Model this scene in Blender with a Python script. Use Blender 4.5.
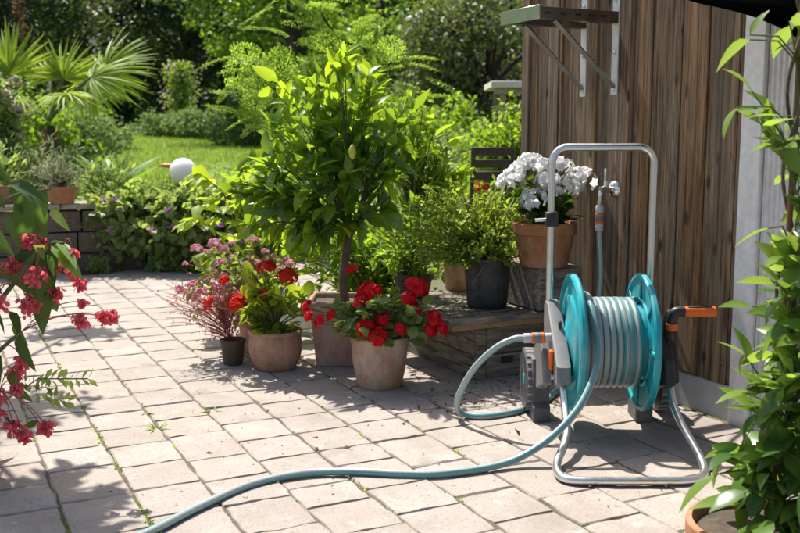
import bpy, bmesh, math, random
import numpy as np
from mathutils import Vector, Matrix

for o in list(bpy.data.objects): bpy.data.objects.remove(o)
SC = bpy.context.scene
COL = SC.collection
R = math.radians
YAW = R(26.1)                      # the shed wall and the paving run along world Y; the view looks 26 degrees off it

# ------------------------------------------------------------------ camera, sky, sun, exposure
cam = bpy.data.cameras.new('camera'); camo = bpy.data.objects.new('camera', cam); COL.objects.link(camo)
camo.location = (0, 0, 1.016)
camo.rotation_euler = (R(90) - math.atan(131.5/964), 0, -YAW)
cam.sensor_width = 36; cam.lens = 964/800*36; cam.clip_end = 500; cam.clip_start = .05
cam.dof.use_dof = True; cam.dof.focus_distance = 3.15; cam.dof.aperture_fstop = 5.0
SC.camera = camo
SUN_AZ = R(26.1 - 29); SUN_EL = R(58)      # azimuth from +Y towards +X
w = bpy.data.worlds.new('World'); SC.world = w; w.use_nodes = True
wn = w.node_tree; sky = wn.nodes.new('ShaderNodeTexSky'); sky.sky_type = 'NISHITA'; sky.sun_disc = False
sky.air_density = .8; sky.dust_density = 2.5; sky.ozone_density = .5; sky.sun_elevation = SUN_EL; sky.sun_rotation = SUN_AZ
bg = wn.nodes['Background']; bg.inputs[1].default_value = .122
wn.links.new(sky.outputs[0], bg.inputs[0])
sl = bpy.data.lights.new('sun', 'SUN'); sl.energy = 4.9; sl.angle = R(.53); sl.color = (1, .955, .88)
so = bpy.data.objects.new('sun', sl); COL.objects.link(so)
sd = Vector((math.sin(SUN_AZ)*math.cos(SUN_EL), math.cos(SUN_AZ)*math.cos(SUN_EL), math.sin(SUN_EL)))
so.rotation_euler = sd.to_track_quat('Z', 'Y').to_euler(); so.location = sd*30
SC.view_settings.view_transform = 'Standard'; SC.view_settings.look = 'None'
SC.view_settings.gamma = 1; SC.view_settings.exposure = .66; SC.view_settings.use_curve_mapping = False
SC.render.engine = 'CYCLES'
SC.cycles.max_bounces = 7; SC.cycles.diffuse_bounces = 3; SC.cycles.glossy_bounces = 2; SC.cycles.transmission_bounces = 4
SC.cycles.transparent_max_bounces = 4; SC.cycles.caustics_reflective = False; SC.cycles.caustics_refractive = False
SC.cycles.use_denoising = True

# ------------------------------------------------------------------ helpers
cy, sy = math.cos(YAW), math.sin(YAW)
def G(l, d, z=0.0):                # survey frame: l metres across, d metres along the viewing line -> world
    return Vector((l*cy + d*sy, -l*sy + d*cy, z))
def GA(a):
    a = np.asarray(a, float); return np.stack([a[..., 0]*cy + a[..., 1]*sy, -a[..., 0]*sy + a[..., 1]*cy, a[..., 2]], -1)

class MB:
    def __init__(s): s.v = []; s.f = []; s.uv = []
    def add(s, V, F, UV=None):
        o = len(s.v); s.v += [tuple(p) for p in V]; s.f += [tuple(i+o for i in f) for f in F]
        s.uv += UV if UV else [[(0, 0)]*len(f) for f in F]; return s
    def bbox(s, x0, x1, y0, y1, z0, z1, b=.004, seg=1, M=None):
        bm = bmesh.new(); bmesh.ops.create_cube(bm, size=1)
        for v in bm.verts: v.co = Vector((x0+(v.co.x+.5)*(x1-x0), y0+(v.co.y+.5)*(y1-y0), z0+(v.co.z+.5)*(z1-z0)))
        if b > 0: bmesh.ops.bevel(bm, geom=bm.edges[:], offset=b, segments=seg, affect='EDGES', profile=.5)
        bm.verts.index_update()
        V = [(M @ v.co if M else v.co.copy()) for v in bm.verts]; F = [[v.index for v in f.verts] for f in bm.faces]
        bm.free(); return s.add(V, F)
    def tube(s, path, r, n=10, cap=True, closed=False):
        P = [Vector(p) for p in path]; m = len(P); rr = r if isinstance(r, (list, tuple)) else [r]*m
        T = []
        for i in range(m):
            a = P[(i-1) % m] if (i > 0 or closed) else P[0]; b = P[(i+1) % m] if (i < m-1 or closed) else P[-1]
            T.append((b-a).normalized())
        ref = Vector((0, 0, 1)) if abs(T[0].z) < .9 else Vector((1, 0, 0))
        N = (ref - T[0]*ref.dot(T[0])).normalized(); V = []; L = 0; ls = []
        for i in range(m):
            N = (N - T[i]*N.dot(T[i])).normalized(); B = T[i].cross(N)
            for k in range(n):
                a = 2*math.pi*k/n; V.append(P[i] + (N*math.cos(a) + B*math.sin(a))*rr[i])
            if i: L += (P[i]-P[i-1]).length
            ls.append(L)
        F = []; U = []
        for i in range(m if closed else m-1):
            j = (i+1) % m
            for k in range(n):
                k2 = (k+1) % n
                F.append((i*n+k, i*n+k2, j*n+k2, j*n+k)); U.append([(k/n, ls[i]), ((k+1)/n, ls[i]), ((k+1)/n, ls[j]), (k/n, ls[j])])
        if cap and not closed:
            F.append(tuple(range(n))[::-1]); U.append([(0, 0)]*n); F.append(tuple((m-1)*n+k for k in range(n))); U.append([(0, 0)]*n)
        return s.add(V, F, U)
    def lathe(s, prof, n=32, M=None, noise=None):
        V = []; m = len(prof)
        for (r, z) in prof:
            for k in range(n):
                a = 2*math.pi*k/n; p = Vector((r*math.cos(a), r*math.sin(a), z)); V.append(M @ p if M else p)
        F = [(i*n+k, i*n+(k+1) % n, (i+1)*n+(k+1) % n, (i+1)*n+k) for i in range(m-1) for k in range(n)]
        if prof[0][0] > 1e-5: F.append(tuple(range(n))[::-1])
        if prof[-1][0] > 1e-5: F.append(tuple((m-1)*n+k for k in range(n)))
        return s.add(V, F)
    def prism(s, poly, axis, t0, t1, b=0):
        n = len(poly)
        def p(u, v, t): return {'x': (t, u, v), 'y': (u, t, v), 'z': (u, v, t)}[axis]
        if b:
            c = (sum(q[0] for q in poly)/n, sum(q[1] for q in poly)/n)
            ins = []
            for (u, v) in poly:
                dx, dy = c[0]-u, c[1]-v; L = math.hypot(dx, dy); ins.append((u+dx/L*b, v+dy/L*b))
            rings = [(ins, t0), (poly, t0+b), (poly, t1-b), (ins, t1)]
        else: rings = [(poly, t0), (poly, t1)]
        V = [p(u, v, t) for (q, t) in rings for (u, v) in q]
        F = [(i*n+k, i*n+(k+1) % n, (i+1)*n+(k+1) % n, (i+1)*n+k) for i in range(len(rings)-1) for k in range(n)]
        F += [tuple(range(n))[::-1], tuple((len(rings)-1)*n+k for k in range(n))]
        return s.add(V, F)
    def mesh(s, name, smooth=None):
        me = bpy.data.meshes.new(name); me.from_pydata([tuple(v) for v in s.v], [], s.f)
        ul = me.uv_layers.new(name='UVMap'); ul.data.foreach_set('uv', [c for f in s.uv for q in f for c in q])
        bm = bmesh.new(); bm.from_mesh(me); bmesh.ops.recalc_face_normals(bm, faces=bm.faces); bm.to_mesh(me); bm.free()
        if smooth is not None:
            me.polygons.foreach_set('use_smooth', [True]*len(me.polygons))
            me.set_sharp_from_angle(angle=R(smooth))
        return me
    def obj(s, name, mat, parent=None, smooth=40):
        return link(name, s.mesh(name, smooth), mat, parent)

def link(name, me, mat, parent=None, M=None):
    o = bpy.data.objects.new(name, me); COL.objects.link(o)
    if mat and not (me.materials and me.materials[0]): me.materials.append(mat)
    if parent: o.parent = parent
    if M is not None: o.matrix_local = M
    return o
def tag(o, label=None, cat=None, group=None, kind=None):
    if label: o['label'] = label
    if cat: o['category'] = cat
    if group: o['group'] = group
    if kind: o['kind'] = kind
    return o
def thing(name, label, cat, loc=(0, 0, 0), rz=0, group=None):
    o = bpy.data.objects.new(name, None); COL.objects.link(o); o.empty_display_size = .1
    o.location = loc; o.rotation_euler = (0, 0, rz); return tag(o, label, cat, group)
def smooth_path(pts, k=8):          # Catmull-Rom
    P = [Vector(p) for p in pts]; P = [P[0]*2-P[1]] + P + [P[-1]*2-P[-2]]; out = []
    for i in range(1, len(P)-2):
        a, b, c, d = P[i-1:i+3]
        for j in range(k):
            t = j/k; out.append(.5*((2*b) + (c-a)*t + (2*a-5*b+4*c-d)*t*t + (3*b-a-3*c+d)*t**3))
    return out + [P[-2]]

# ------------------------------------------------------------------ materials
def nmat(name):
    m = bpy.data.materials.new(name); m.use_nodes = True; nt = m.node_tree
    return m, nt, nt.nodes['Principled BSDF']
def N(nt, t, **kw):
    n = nt.nodes.new(t)
    for k, v in kw.items():
        if k.startswith('i_'): n.inputs[int(k[2:]) if k[2:].isdigit() else k[2:]].default_value = v
        else: setattr(n, k, v)
    return n
def ramp(nt, fac, stops):
    r = nt.nodes.new('ShaderNodeValToRGB'); e = r.color_ramp.elements
    while len(e) < len(stops): e.new(.5)
    for q, (p, c) in zip(e, stops): q.position = p; q.color = (*c, 1)
    nt.links.new(fac, r.inputs[0]); return r.outputs[0]
def mixc(nt, fac, a, b, mode='MIX'):
    n = nt.nodes.new('ShaderNodeMix'); n.data_type = 'RGBA'; n.blend_type = mode
    for s, i in ((fac, 0), (a, 6), (b, 7)):
        if hasattr(s, 'links'): nt.links.new(s, n.inputs[i])
        else: n.inputs[i].default_value = (*s, 1) if isinstance(s, tuple) else s
    return n.outputs[2]
def mth(nt, op, a, b=0.0, clamp=False):
    n = nt.nodes.new('ShaderNodeMath'); n.operation = op; n.use_clamp = clamp
    for i, s in enumerate((a, b)):
        if hasattr(s, 'links'): nt.links.new(s, n.inputs[i])
        else: n.inputs[i].default_value = s
    return n.outputs[0]
def noise(nt, co, scale, detail=5, rough=.6, out=0):
    n = N(nt, 'ShaderNodeTexNoise'); n.inputs['Scale'].default_value = scale; n.inputs['Detail'].default_value = detail; n.inputs['Roughness'].default_value = rough
    if co is not None: nt.links.new(co, n.inputs['Vector'])
    return n.outputs[out]
def coords(nt, which='Object', sc=(1, 1, 1), rnd=True):
    t = N(nt, 'ShaderNodeTexCoord'); mp = N(nt, 'ShaderNodeMapping'); mp.inputs['Scale'].default_value = sc
    nt.links.new(t.outputs[which], mp.inputs[0])
    if rnd:
        oi = N(nt, 'ShaderNodeObjectInfo'); cb = N(nt, 'ShaderNodeCombineXYZ')
        for i, k in enumerate((17., 31., 53.)): nt.links.new(mth(nt, 'MULTIPLY', oi.outputs['Random'], k), cb.inputs[i])
        nt.links.new(cb.outputs[0], mp.inputs[1])
    return mp.outputs[0]
def bump(nt, b, h, strength=.4, dist=.005):
    n = N(nt, 'ShaderNodeBump'); n.inputs['Strength'].default_value = strength; n.inputs['Distance'].default_value = dist
    nt.links.new(h, n.inputs['Height']); nt.links.new(n.outputs[0], b.inputs['Normal'])
def rnd(nt): return N(nt, 'ShaderNodeObjectInfo').outputs['Random']

def plain(name, col, rough=.5, metal=0, nz=.12, sc=30, bmp=0, spec=.5, dust=0):
    m, nt, b = nmat(name); co = coords(nt)
    n = noise(nt, co, sc); dark = tuple(c*(1-nz) for c in col); lite = tuple(min(1, c*(1+nz)) for c in col)
    c = ramp(nt, n, [(.3, dark), (.7, lite)])
    if dust:
        c = mixc(nt, ramp(nt, noise(nt, co, 11, 7, .75), [(.48, (0, 0, 0)), (.70, (dust,)*3)]), c, (.42, .37, .31))
        c = mixc(nt, ramp(nt, noise(nt, co, 70, 3, .6), [(.66, (0, 0, 0)), (.72, (dust,)*3)]), c, (.30, .26, .21))
    nt.links.new(c, b.inputs['Base Color'])
    nt.links.new(mth(nt, 'ADD', mth(nt, 'MULTIPLY', noise(nt, co, sc*.4), .25), rough-.12), b.inputs['Roughness'])
    b.inputs['Metallic'].default_value = metal; b.inputs['Specular IOR Level'].default_value = spec
    if bmp: bump(nt, b, n, bmp, .003)
    return m

def mat_paver():
    m, nt, b = nmat('paver_stone'); co = coords(nt); r = rnd(nt)
    base = ramp(nt, r, [(0, (.37, .325, .29)), (.2, (.43, .38, .345)), (.4, (.41, .36, .325)), (.6, (.45, .39, .345)), (.8, (.395, .345, .31)), (1, (.48, .43, .395))])
    big = noise(nt, co, 7, 6, .65); c1 = mixc(nt, ramp(nt, big, [(.3, (0, 0, 0)), (.72, (1, 1, 1))]), mixc(nt, .55, base, (.30, .25, .20)), base)
    fine = noise(nt, co, 130, 3, .7); c2 = mixc(nt, ramp(nt, fine, [(.33, (.55,)*3), (.5, (0, 0, 0))]), c1, (.20, .165, .135))
    sp = noise(nt, co, 45, 2, .5); c3 = mixc(nt, ramp(nt, sp, [(.68, (0, 0, 0)), (.76, (.6,)*3)]), c2, (.17, .14, .11))
    wh = noise(nt, co, 22, 3, .5); c4 = mixc(nt, ramp(nt, wh, [(.62, (0, 0, 0)), (.8, (.5,)*3)]), c3, (.60, .56, .50))
    uv = N(nt, 'ShaderNodeUVMap'); sx = N(nt, 'ShaderNodeSeparateXYZ'); nt.links.new(uv.outputs[0], sx.inputs[0])
    ed = mth(nt, 'MAXIMUM', mth(nt, 'ABSOLUTE', mth(nt, 'SUBTRACT', sx.outputs[0], .5)), mth(nt, 'ABSOLUTE', mth(nt, 'SUBTRACT', sx.outputs[1], .5)))
    ed = mth(nt, 'ADD', ed, mth(nt, 'MULTIPLY', mth(nt, 'SUBTRACT', noise(nt, co, 18, 5, .7), .5), .22))
    c4 = mixc(nt, ramp(nt, ed, [(.45, (0, 0, 0)), (.54, (.65,)*3)]), c4, (.22, .18, .145))
    wc = coords(nt, 'Generated', rnd=False); gm = N(nt, 'ShaderNodeNewGeometry'); st_ = noise(nt, gm.outputs['Position'], 2.3, 6, .65)
    c4 = mixc(nt, ramp(nt, st_, [(.50, (0, 0, 0)), (.68, (.55,)*3)]), c4, (.25, .215, .18))
    st2 = noise(nt, gm.outputs['Position'], 5.1, 5, .7); c4 = mixc(nt, ramp(nt, st2, [(.62, (0, 0, 0)), (.72, (.5,)*3)]), c4, (.53, .50, .46))
    nt.links.new(c4, b.inputs['Base Color']); b.inputs['Roughness'].default_value = .88; b.inputs['Specular IOR Level'].default_value = .25
    h = mth(nt, 'ADD', mth(nt, 'MULTIPLY', fine, .5), mth(nt, 'ADD', noise(nt, co, 28, 5, .65), mth(nt, 'MULTIPLY', big, .6)))
    bump(nt, b, h, .4, .004); return m
def mat_soil(name='soil', c0=(.05, .036, .025), c1=(.13, .10, .07), moss=None, sc=40):
    m, nt, b = nmat(name); co = coords(nt, rnd=False); n = noise(nt, co, sc, 6, .7)
    c = ramp(nt, n, [(.3, c0), (.7, c1)])
    if moss: c = mixc(nt, ramp(nt, noise(nt, co, 2.2, 4, .6), [(.52, (0, 0, 0)), (.66, (.85,)*3)]), c, moss)
    nt.links.new(c, b.inputs['Base Color']); b.inputs['Roughness'].default_value = .95; bump(nt, b, n, .8, .01); return m
def mat_wood(name, cols, grain=(26, 26, 1.3), rough=.78, knots=True, axis_rand=True):
    m, nt, b = nmat(name); co = coords(nt, 'Object', grain); r = rnd(nt)
    g = noise(nt, co, 2.2, 8, .68); g2 = noise(nt, co, 9, 4, .6)
    base = ramp(nt, r, [(i/(len(cols)-1), c) for i, c in enumerate(cols)])
    dk = mixc(nt, 1, base, (.36, .33, .31), 'MULTIPLY'); lt = mixc(nt, .45, base, (.30, .235, .17))
    c = mixc(nt, ramp(nt, g, [(.40, (0, 0, 0)), (.58, (1, 1, 1))]), dk, base)
    c = mixc(nt, ramp(nt, g2, [(.55, (0, 0, 0)), (.75, (.8,)*3)]), c, lt)
    g3 = noise(nt, coords(nt, 'Object', tuple(95 if k_ > 10 else 1.6 for k_ in grain)), 1.0, 5, .7); c = mixc(nt, ramp(nt, g3, [(.36, (.9,)*3), (.44, (0, 0, 0))]), c, mixc(nt, 1, base, (.16, .13, .11), 'MULTIPLY'))
    g4 = noise(nt, coords(nt, 'Object', tuple(40 if k_ > 10 else .9 for k_ in grain)), 1.0, 6, .65); c = mixc(nt, ramp(nt, g4, [(.56, (0, 0, 0)), (.68, (.75,)*3)]), c, mixc(nt, 1, base, (1.9, 1.75, 1.6), 'MULTIPLY'))
    co2 = coords(nt, 'Object', tuple(5 if k_ > 10 else .6 for k_ in grain)); blot = noise(nt, co2, 1.6, 4, .55)
    c = mixc(nt, ramp(nt, blot, [(.5, (0, 0, 0)), (.72, (.6,)*3)]), c, (.20, .165, .135))
    c = mixc(nt, ramp(nt, blot, [(.27, (.55,)*3), (.42, (0, 0, 0))]), c, (.15, .078, .036))
    if knots:
        v = N(nt, 'ShaderNodeTexVoronoi'); v.inputs['Scale'].default_value = 1.0; nt.links.new(coords(nt, 'Object', (11, 11, 4.6)), v.inputs['Vector'])
        c = mixc(nt, ramp(nt, v.outputs['Distance'], [(.07, (.9,)*3), (.17, (0, 0, 0))]), c, (.05, .03, .018))
    nt.links.new(c, b.inputs['Base Color']); b.inputs['Roughness'].default_value = rough; b.inputs['Specular IOR Level'].default_value = .25
    bump(nt, b, mth(nt, 'ADD', mth(nt, 'ADD', g, g3), mth(nt, 'MULTIPLY', g2, .5)), .9, .006); return m
def mat_terracotta(name, col, white=.5, rough=.85):
    m, nt, b = nmat(name); co = coords(nt, 'Object', (1.1, 1.1, .75)); n = noise(nt, co, 13, 7, .75)
    c = mixc(nt, ramp(nt, n, [(.3, (0, 0, 0)), (.7, (1, 1, 1))]), tuple(k*.62 for k in col), col)
    w_ = noise(nt, co, 9, 8, .8); c = mixc(nt, ramp(nt, w_, [(.42, (0, 0, 0)), (.60, (white,)*3)]), c, (.60, .51, .42))
    g = noise(nt, co, 5, 5, .7); c = mixc(nt, ramp(nt, g, [(.58, (0, 0, 0)), (.78, (.5,)*3)]), c, (.13, .10, .06))
    nt.links.new(c, b.inputs['Base Color']); b.inputs['Roughness'].default_value = rough; b.inputs['Specular IOR Level'].default_value = .2
    bump(nt, b, n, .35, .004); return m
def mat_leaf(name, cols, tcol, trans=.45, rough=.45, spec=.4, vein=None, gain=1.6):
    """cols: dark..light reflect colours, tcol: colour of light coming through"""
    ch = (1, 1, 1) if gain <= 1 else (1.16, 1.04, .85)
    cols = [tuple(min(.88, k*gain*h_) for k, h_ in zip(q, ch)) for q in cols]; tcol = tuple(min(.95, k*(.5+.5*gain)*h_) for k, h_ in zip(tcol, ch))
    m, nt, b = nmat(name); g = N(nt, 'ShaderNodeNewGeometry')
    r = mth(nt, 'FRACT', mth(nt, 'ADD', g.outputs['Random Per Island'], rnd(nt)))
    c = ramp(nt, r, [(i/max(1, len(cols)-1), q) for i, q in enumerate(cols)])
    r2 = mth(nt, 'FRACT', mth(nt, 'MULTIPLY', r, 7.31))
    tc = ramp(nt, r2, [(0, tuple(k*.6 for k in tcol)), (.6, tcol), (1, tuple(min(1, k*1.25) for k in tcol))])
    if vein:
        uv = N(nt, 'ShaderNodeUVMap'); sx = N(nt, 'ShaderNodeSeparateXYZ'); nt.links.new(uv.outputs[0], sx.inputs[0])
        d = mth(nt, 'ABSOLUTE', mth(nt, 'SUBTRACT', sx.outputs[0], .5))
        mid = mth(nt, 'MULTIPLY', mth(nt, 'LESS_THAN', d, .022), .7)
        s = mth(nt, 'SINE', mth(nt, 'MULTIPLY', mth(nt, 'SUBTRACT', sx.outputs[1], mth(nt, 'MULTIPLY', d, .55)), 62))
        vv = mth(nt, 'MULTIPLY', mth(nt, 'GREATER_THAN', s, .9), .22)
        c = mixc(nt, mth(nt, 'MAXIMUM', mid, vv), c, vein)
    nt.links.new(c, b.inputs['Base Color']); b.inputs['Roughness'].default_value = rough; b.inputs['Specular IOR Level'].default_value = spec
    t = N(nt, 'ShaderNodeBsdfTranslucent'); nt.links.new(tc, t.inputs[0])
    mx = N(nt, 'ShaderNodeMixShader'); mx.inputs[0].default_value = trans
    nt.links.new(b.outputs[0], mx.inputs[1]); nt.links.new(t.outputs[0], mx.inputs[2])
    nt.links.new(mx.outputs[0], nt.nodes['Material Output'].inputs[0]); return m
def mat_hose(name, base, stripe, twist=.35, wid=.42):
    m, nt, b = nmat(name); uv = N(nt, 'ShaderNodeUVMap'); sx = N(nt, 'ShaderNodeSeparateXYZ'); nt.links.new(uv.outputs[0], sx.inputs[0])
    tw = mth(nt, 'FRACT', mth(nt, 'ADD', mth(nt, 'MULTIPLY', sx.outputs[0], 2), mth(nt, 'MULTIPLY', sx.outputs[1], twist)))
    st = mth(nt, 'LESS_THAN', tw, wid)
    n = noise(nt, coords(nt, rnd=False), 25, 4); c = mixc(nt, st, base, stripe)
    c = mixc(nt, ramp(nt, n, [(.55, (0, 0, 0)), (.8, (.35,)*3)]), c, (.30, .28, .25))
    nt.links.new(c, b.inputs['Base Color']); b.inputs['Roughness'].default_value = .38
    rib = mth(nt, 'SINE', mth(nt, 'MULTIPLY', mth(nt, 'ADD', mth(nt, 'MULTIPLY', sx.outputs[0], 1), mth(nt, 'MULTIPLY', sx.outputs[1], 3)), 130))
    bump(nt, b, rib, .15, .001); return m

M = {}
M['paver'] = mat_paver()
M['joint'] = mat_soil('joint_sand', (.08, .063, .047), (.19, .155, .12), (.11, .11, .04), 60)
M['soil'] = mat_soil()
M['plank'] = mat_wood('weathered_plank', [(.31, .22, .135), (.345, .225, .12), (.26, .19, .13), (.38, .275, .18), (.36, .205, .10), (.29, .22, .16), (.345, .23, .13)])
M['batten'] = mat_wood('sunlit_edge_batten', [(.36, .20, .09), (.31, .18, .085), (.38, .22, .11)])  # orange tone stands for grazing sun on the board edges
M['bench'] = mat_wood('grey_bench_board', [(.36, .31, .26), (.31, .26, .21), (.40, .35, .29)], (3, 26, 26))
M['bench_dark'] = mat_wood('brown_bench_board', [(.36, .30, .245), (.33, .275, .22), (.38, .32, .265)], (3, 3, 20), knots=False)  # slightly browner than the bench top boards
M['pale_wood'] = plain('pale_edge_wood', (.34, .22, .11), .7, 0, .25, 40, .3)
M['plinth'] = plain('plinth_render', (.56, .555, .56), .85, 0, .10, 14, .5)
M['galv'] = plain('galvanised_steel', (.22, .20, .18), .32, .95, .2, 18)
M['galv2'] = plain('bright_steel', (.42, .42, .40), .25, .95, .1, 18)
M['zinc'] = plain('galvanised_post', (.78, .765, .74), .55, .05, .12, 25, .1)
M['chrome'] = plain('chrome', (.80, .80, .80), .2, 1, .03, 20)
M['tube'] = plain('zinc_tube', (.74, .74, .72), .3, .95, .05, 60)
M['teal'] = plain('teal_plastic', (.008, .36, .415), .42, 0, .10, 26, dust=.38)
M['grey'] = plain('grey_plastic', (.175, .172, .172), .55, 0, .06, 25, dust=.4)
M['lgrey'] = plain('pale_grey_plastic', (.50, .49, .47), .5, 0, .06, 25)
M['dgrey'] = plain('dark_grey_plastic', (.085, .087, .092), .55, 0, .10, 25, dust=.4)
M['tread'] = plain('worn_tread', (.30, .28, .28), .7, 0, .2, 30)
M['nail'] = plain('rusty_nail', (.09, .06, .045), .7, .3, .2, 80)
M['black'] = plain('black_plastic', (.022, .022, .023), .45, 0, .15, 20)
M['orange'] = plain('orange_plastic', (.80, .145, .015), .45, 0, .05, 20)
M['hose'] = mat_hose('striped_hose', (.36, .41, .40), (.12, .31, .32))
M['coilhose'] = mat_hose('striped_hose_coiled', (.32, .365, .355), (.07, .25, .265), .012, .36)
M['blackpot'] = plain('black_pot', (.030, .032, .034), .5, 0, .2, 12, dust=.22)
M['brownpot'] = plain('brown_pot', (.075, .048, .035), .6, 0, .2, 12)
M['terra'] = mat_terracotta('terracotta_old', (.56, .31, .19), .6)
M['terra2'] = mat_terracotta('terracotta_mossy', (.50, .25, .135), .4)
M['terra3'] = mat_terracotta('terracotta_orange', (.46, .19, .075), .25)
M['terrabox'] = mat_terracotta('terracotta_box', (.44, .255, .18), .35)
M['stone'] = mat_terracotta('wall_block', (.15, .115, .085), .15)
M['cap'] = mat_terracotta('wall_cap', (.36, .31, .25), .4)
M['globe'] = plain('opal_glass', (.82, .80, .77), .35, 0, .02, 5)
_b = M['globe'].node_tree.nodes['Principled BSDF']; _b.inputs['Subsurface Weight'].default_value = 1; _b.inputs['Subsurface Radius'].default_value = (.15, .15, .15); _b.inputs['Subsurface Scale'].default_value = 1
M['copper'] = plain('copper_ornament', (.42, .17, .08), .5, .2, .1, 20)
M['bark'] = plain('bark', (.13, .095, .065), .9, 0, .4, 45, .8)
M['darkbark'] = plain('dark_bark', (.055, .042, .032), .9, 0, .4, 8, .8)
M['twig'] = plain('green_twig', (.10, .13, .04), .7, 0, .3, 40)
M['redtwig'] = plain('red_twig', (.30, .09, .07), .6, 0, .3, 40)
M['chairwood'] = plain('dark_chair_wood', (.05, .038, .03), .6, 0, .3, 30)
M['shelterwood'] = plain('shelter_wood', (.33, .28, .19), .8, 0, .25, 10, .3)
M['shelterroof'] = plain('shelter_roof', (.74, .68, .58), .8, 0, .2, 8, .3)
M['standin_cloth'] = plain('black_standin_cloth', (.003, .003, .003), 1.1, 0, .2, 40, 0, .0)
M['cane'] = plain('cane_stake', (.22, .11, .045), .7, 0, .25, 30, .3)

M['lf_citrus'] = mat_leaf('leaf_citrus', [(.025, .065, .010), (.04, .095, .014), (.06, .12, .018), (.03, .075, .012)], (.28, .46, .03), .44, .24, .7, (.07, .13, .03), 1.8)
M['lf_citrus_pale'] = mat_leaf('leaf_citrus_pale', [(.06, .13, .02), (.09, .18, .025), (.12, .2, .03)], (.34, .52, .03), .5, .38, .4, (.15, .22, .06))
M['lf_fig'] = mat_leaf('leaf_fresh', [(.09, .17, .02), (.07, .15, .02), (.15, .23, .03)], (.42, .58, .04), .55, .45, .3)
M['lf_climb'] = mat_leaf('leaf_climber', [(.025, .075, .02), (.04, .11, .025), (.07, .15, .03), (.03, .085, .025)], (.22, .40, .05), .33, .28, .55, (.09, .16, .06), 1.25)
M['lf_climb_top'] = mat_leaf('leaf_climber_sunlit', [(.09, .19, .035), (.12, .22, .04), (.07, .16, .03)], (.32, .50, .08), .42, .33, .5, (.2, .28, .1), 1.2)  # sunlit tone of the upper leaves put into the leaf colour
M['lf_bego'] = mat_leaf('leaf_begonia', [(.022, .055, .022), (.034, .075, .028), (.02, .045, .02)], (.16, .30, .05), .35, .5, .2, (.09, .15, .08), 1.3)
M['lf_bego2'] = mat_leaf('leaf_begonia_young', [(.10, .19, .05), (.13, .22, .06)], (.32, .46, .06), .45, .35, .5, (.2, .28, .1))
M['lf_ger'] = mat_leaf('leaf_geranium', [(.07, .12, .05), (.10, .155, .07), (.13, .18, .09)], (.27, .42, .07), .4, .6, .2)
M['lf_gery'] = mat_leaf('leaf_pelargonium_yellow', [(.10, .18, .025), (.14, .23, .03), (.22, .28, .04), (.08, .14, .02)], (.40, .54, .05), .45, .55, .25, None, 1.3)
M['lf_fine'] = mat_leaf('leaf_fine', [(.08, .14, .02), (.12, .19, .03), (.05, .10, .015), (.14, .20, .04)], (.34, .46, .04), .45, .45, .35)
M['lf_lime'] = mat_leaf('leaf_lime', [(.08, .17, .02), (.12, .22, .03), (.06, .13, .02)], (.33, .53, .04), .5, .5, .3, None, 1.35)
M['lf_feather'] = mat_leaf('leaf_feathery', [(.10, .18, .03), (.13, .22, .04), (.16, .25, .05)], (.34, .55, .08), .55, .5, .25, None, 1.3)
M['lf_dark'] = mat_leaf('leaf_dark_ivy', [(.018, .045, .014), (.03, .065, .016), (.045, .085, .02)], (.10, .2, .02), .3, .4, .4)
M['lf_cranes'] = mat_leaf('leaf_cranesbill', [(.11, .165, .075), (.14, .20, .10), (.165, .225, .12)], (.34, .48, .11), .45, .5, .3)
M['lf_silver'] = mat_leaf('leaf_silver', [(.22, .26, .20), (.28, .31, .25), (.17, .22, .15)], (.25, .32, .18), .3, .6, .2)
M['lf_palm'] = mat_leaf('leaf_palm', [(.10, .18, .02), (.15, .23, .03), (.20, .27, .04)], (.42, .58, .07), .48, .5, .3, None, 1.35)
M['lf_agave'] = mat_leaf('leaf_agave', [(.05, .12, .04), (.07, .16, .05)], (.22, .42, .06), .35, .4, .4)
M['lf_hedge'] = mat_leaf('leaf_hedge', [(.10, .16, .075), (.13, .19, .095), (.08, .13, .06)], (.2, .32, .09), .32, .6, .2)
M['lf_tree1'] = mat_leaf('leaf_tree_dark', [(.012, .028, .010), (.02, .042, .014), (.03, .055, .018)], (.05, .11, .015), .25, .5, .3, None, 1.1)  # very dark leaf colour imitates deep shade under the canopy
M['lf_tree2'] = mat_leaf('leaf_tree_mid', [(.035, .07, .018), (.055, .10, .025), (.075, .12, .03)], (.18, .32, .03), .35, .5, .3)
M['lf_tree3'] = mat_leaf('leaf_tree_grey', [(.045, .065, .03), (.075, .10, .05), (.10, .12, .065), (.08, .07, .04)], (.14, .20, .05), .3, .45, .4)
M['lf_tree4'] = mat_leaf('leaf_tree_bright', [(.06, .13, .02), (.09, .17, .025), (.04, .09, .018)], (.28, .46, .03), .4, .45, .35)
M['grass'] = mat_leaf('grass_blade', [(.10, .19, .03), (.14, .23, .045), (.17, .25, .06)], (.34, .50, .08), .4, .6, .2, None, 1.4)
M['litter'] = mat_leaf('dry_leaf', [(.10, .055, .03), (.17, .10, .05), (.06, .04, .025)], (.2, .1, .04), .2, .8, .2, None, 1)
def petal(n, cols, t, tr=.35): return mat_leaf(n, cols, t, tr, .55, .25, None, 1.0)
M['p_red'] = petal('petal_red', [(.66, .006, .016), (.78, .012, .025), (.56, .004, .012)], (.9, .02, .03), .4)
M['p_scarlet'] = petal('petal_scarlet', [(.72, .035, .012), (.62, .02, .012)], (.85, .06, .02))
M['p_white'] = petal('petal_white', [(.84, .84, .85), (.88, .88, .88)], (.95, .95, .94), .6)
M['p_pink'] = petal('petal_pink', [(.78, .28, .45), (.84, .45, .58), (.68, .18, .38), (.86, .58, .66)], (.88, .45, .58), .45)
M['p_coral'] = petal('petal_coral', [(.88, .14, .18), (.90, .24, .27), (.80, .07, .12), (.92, .36, .36)], (.98, .22, .25), .55)
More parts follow.
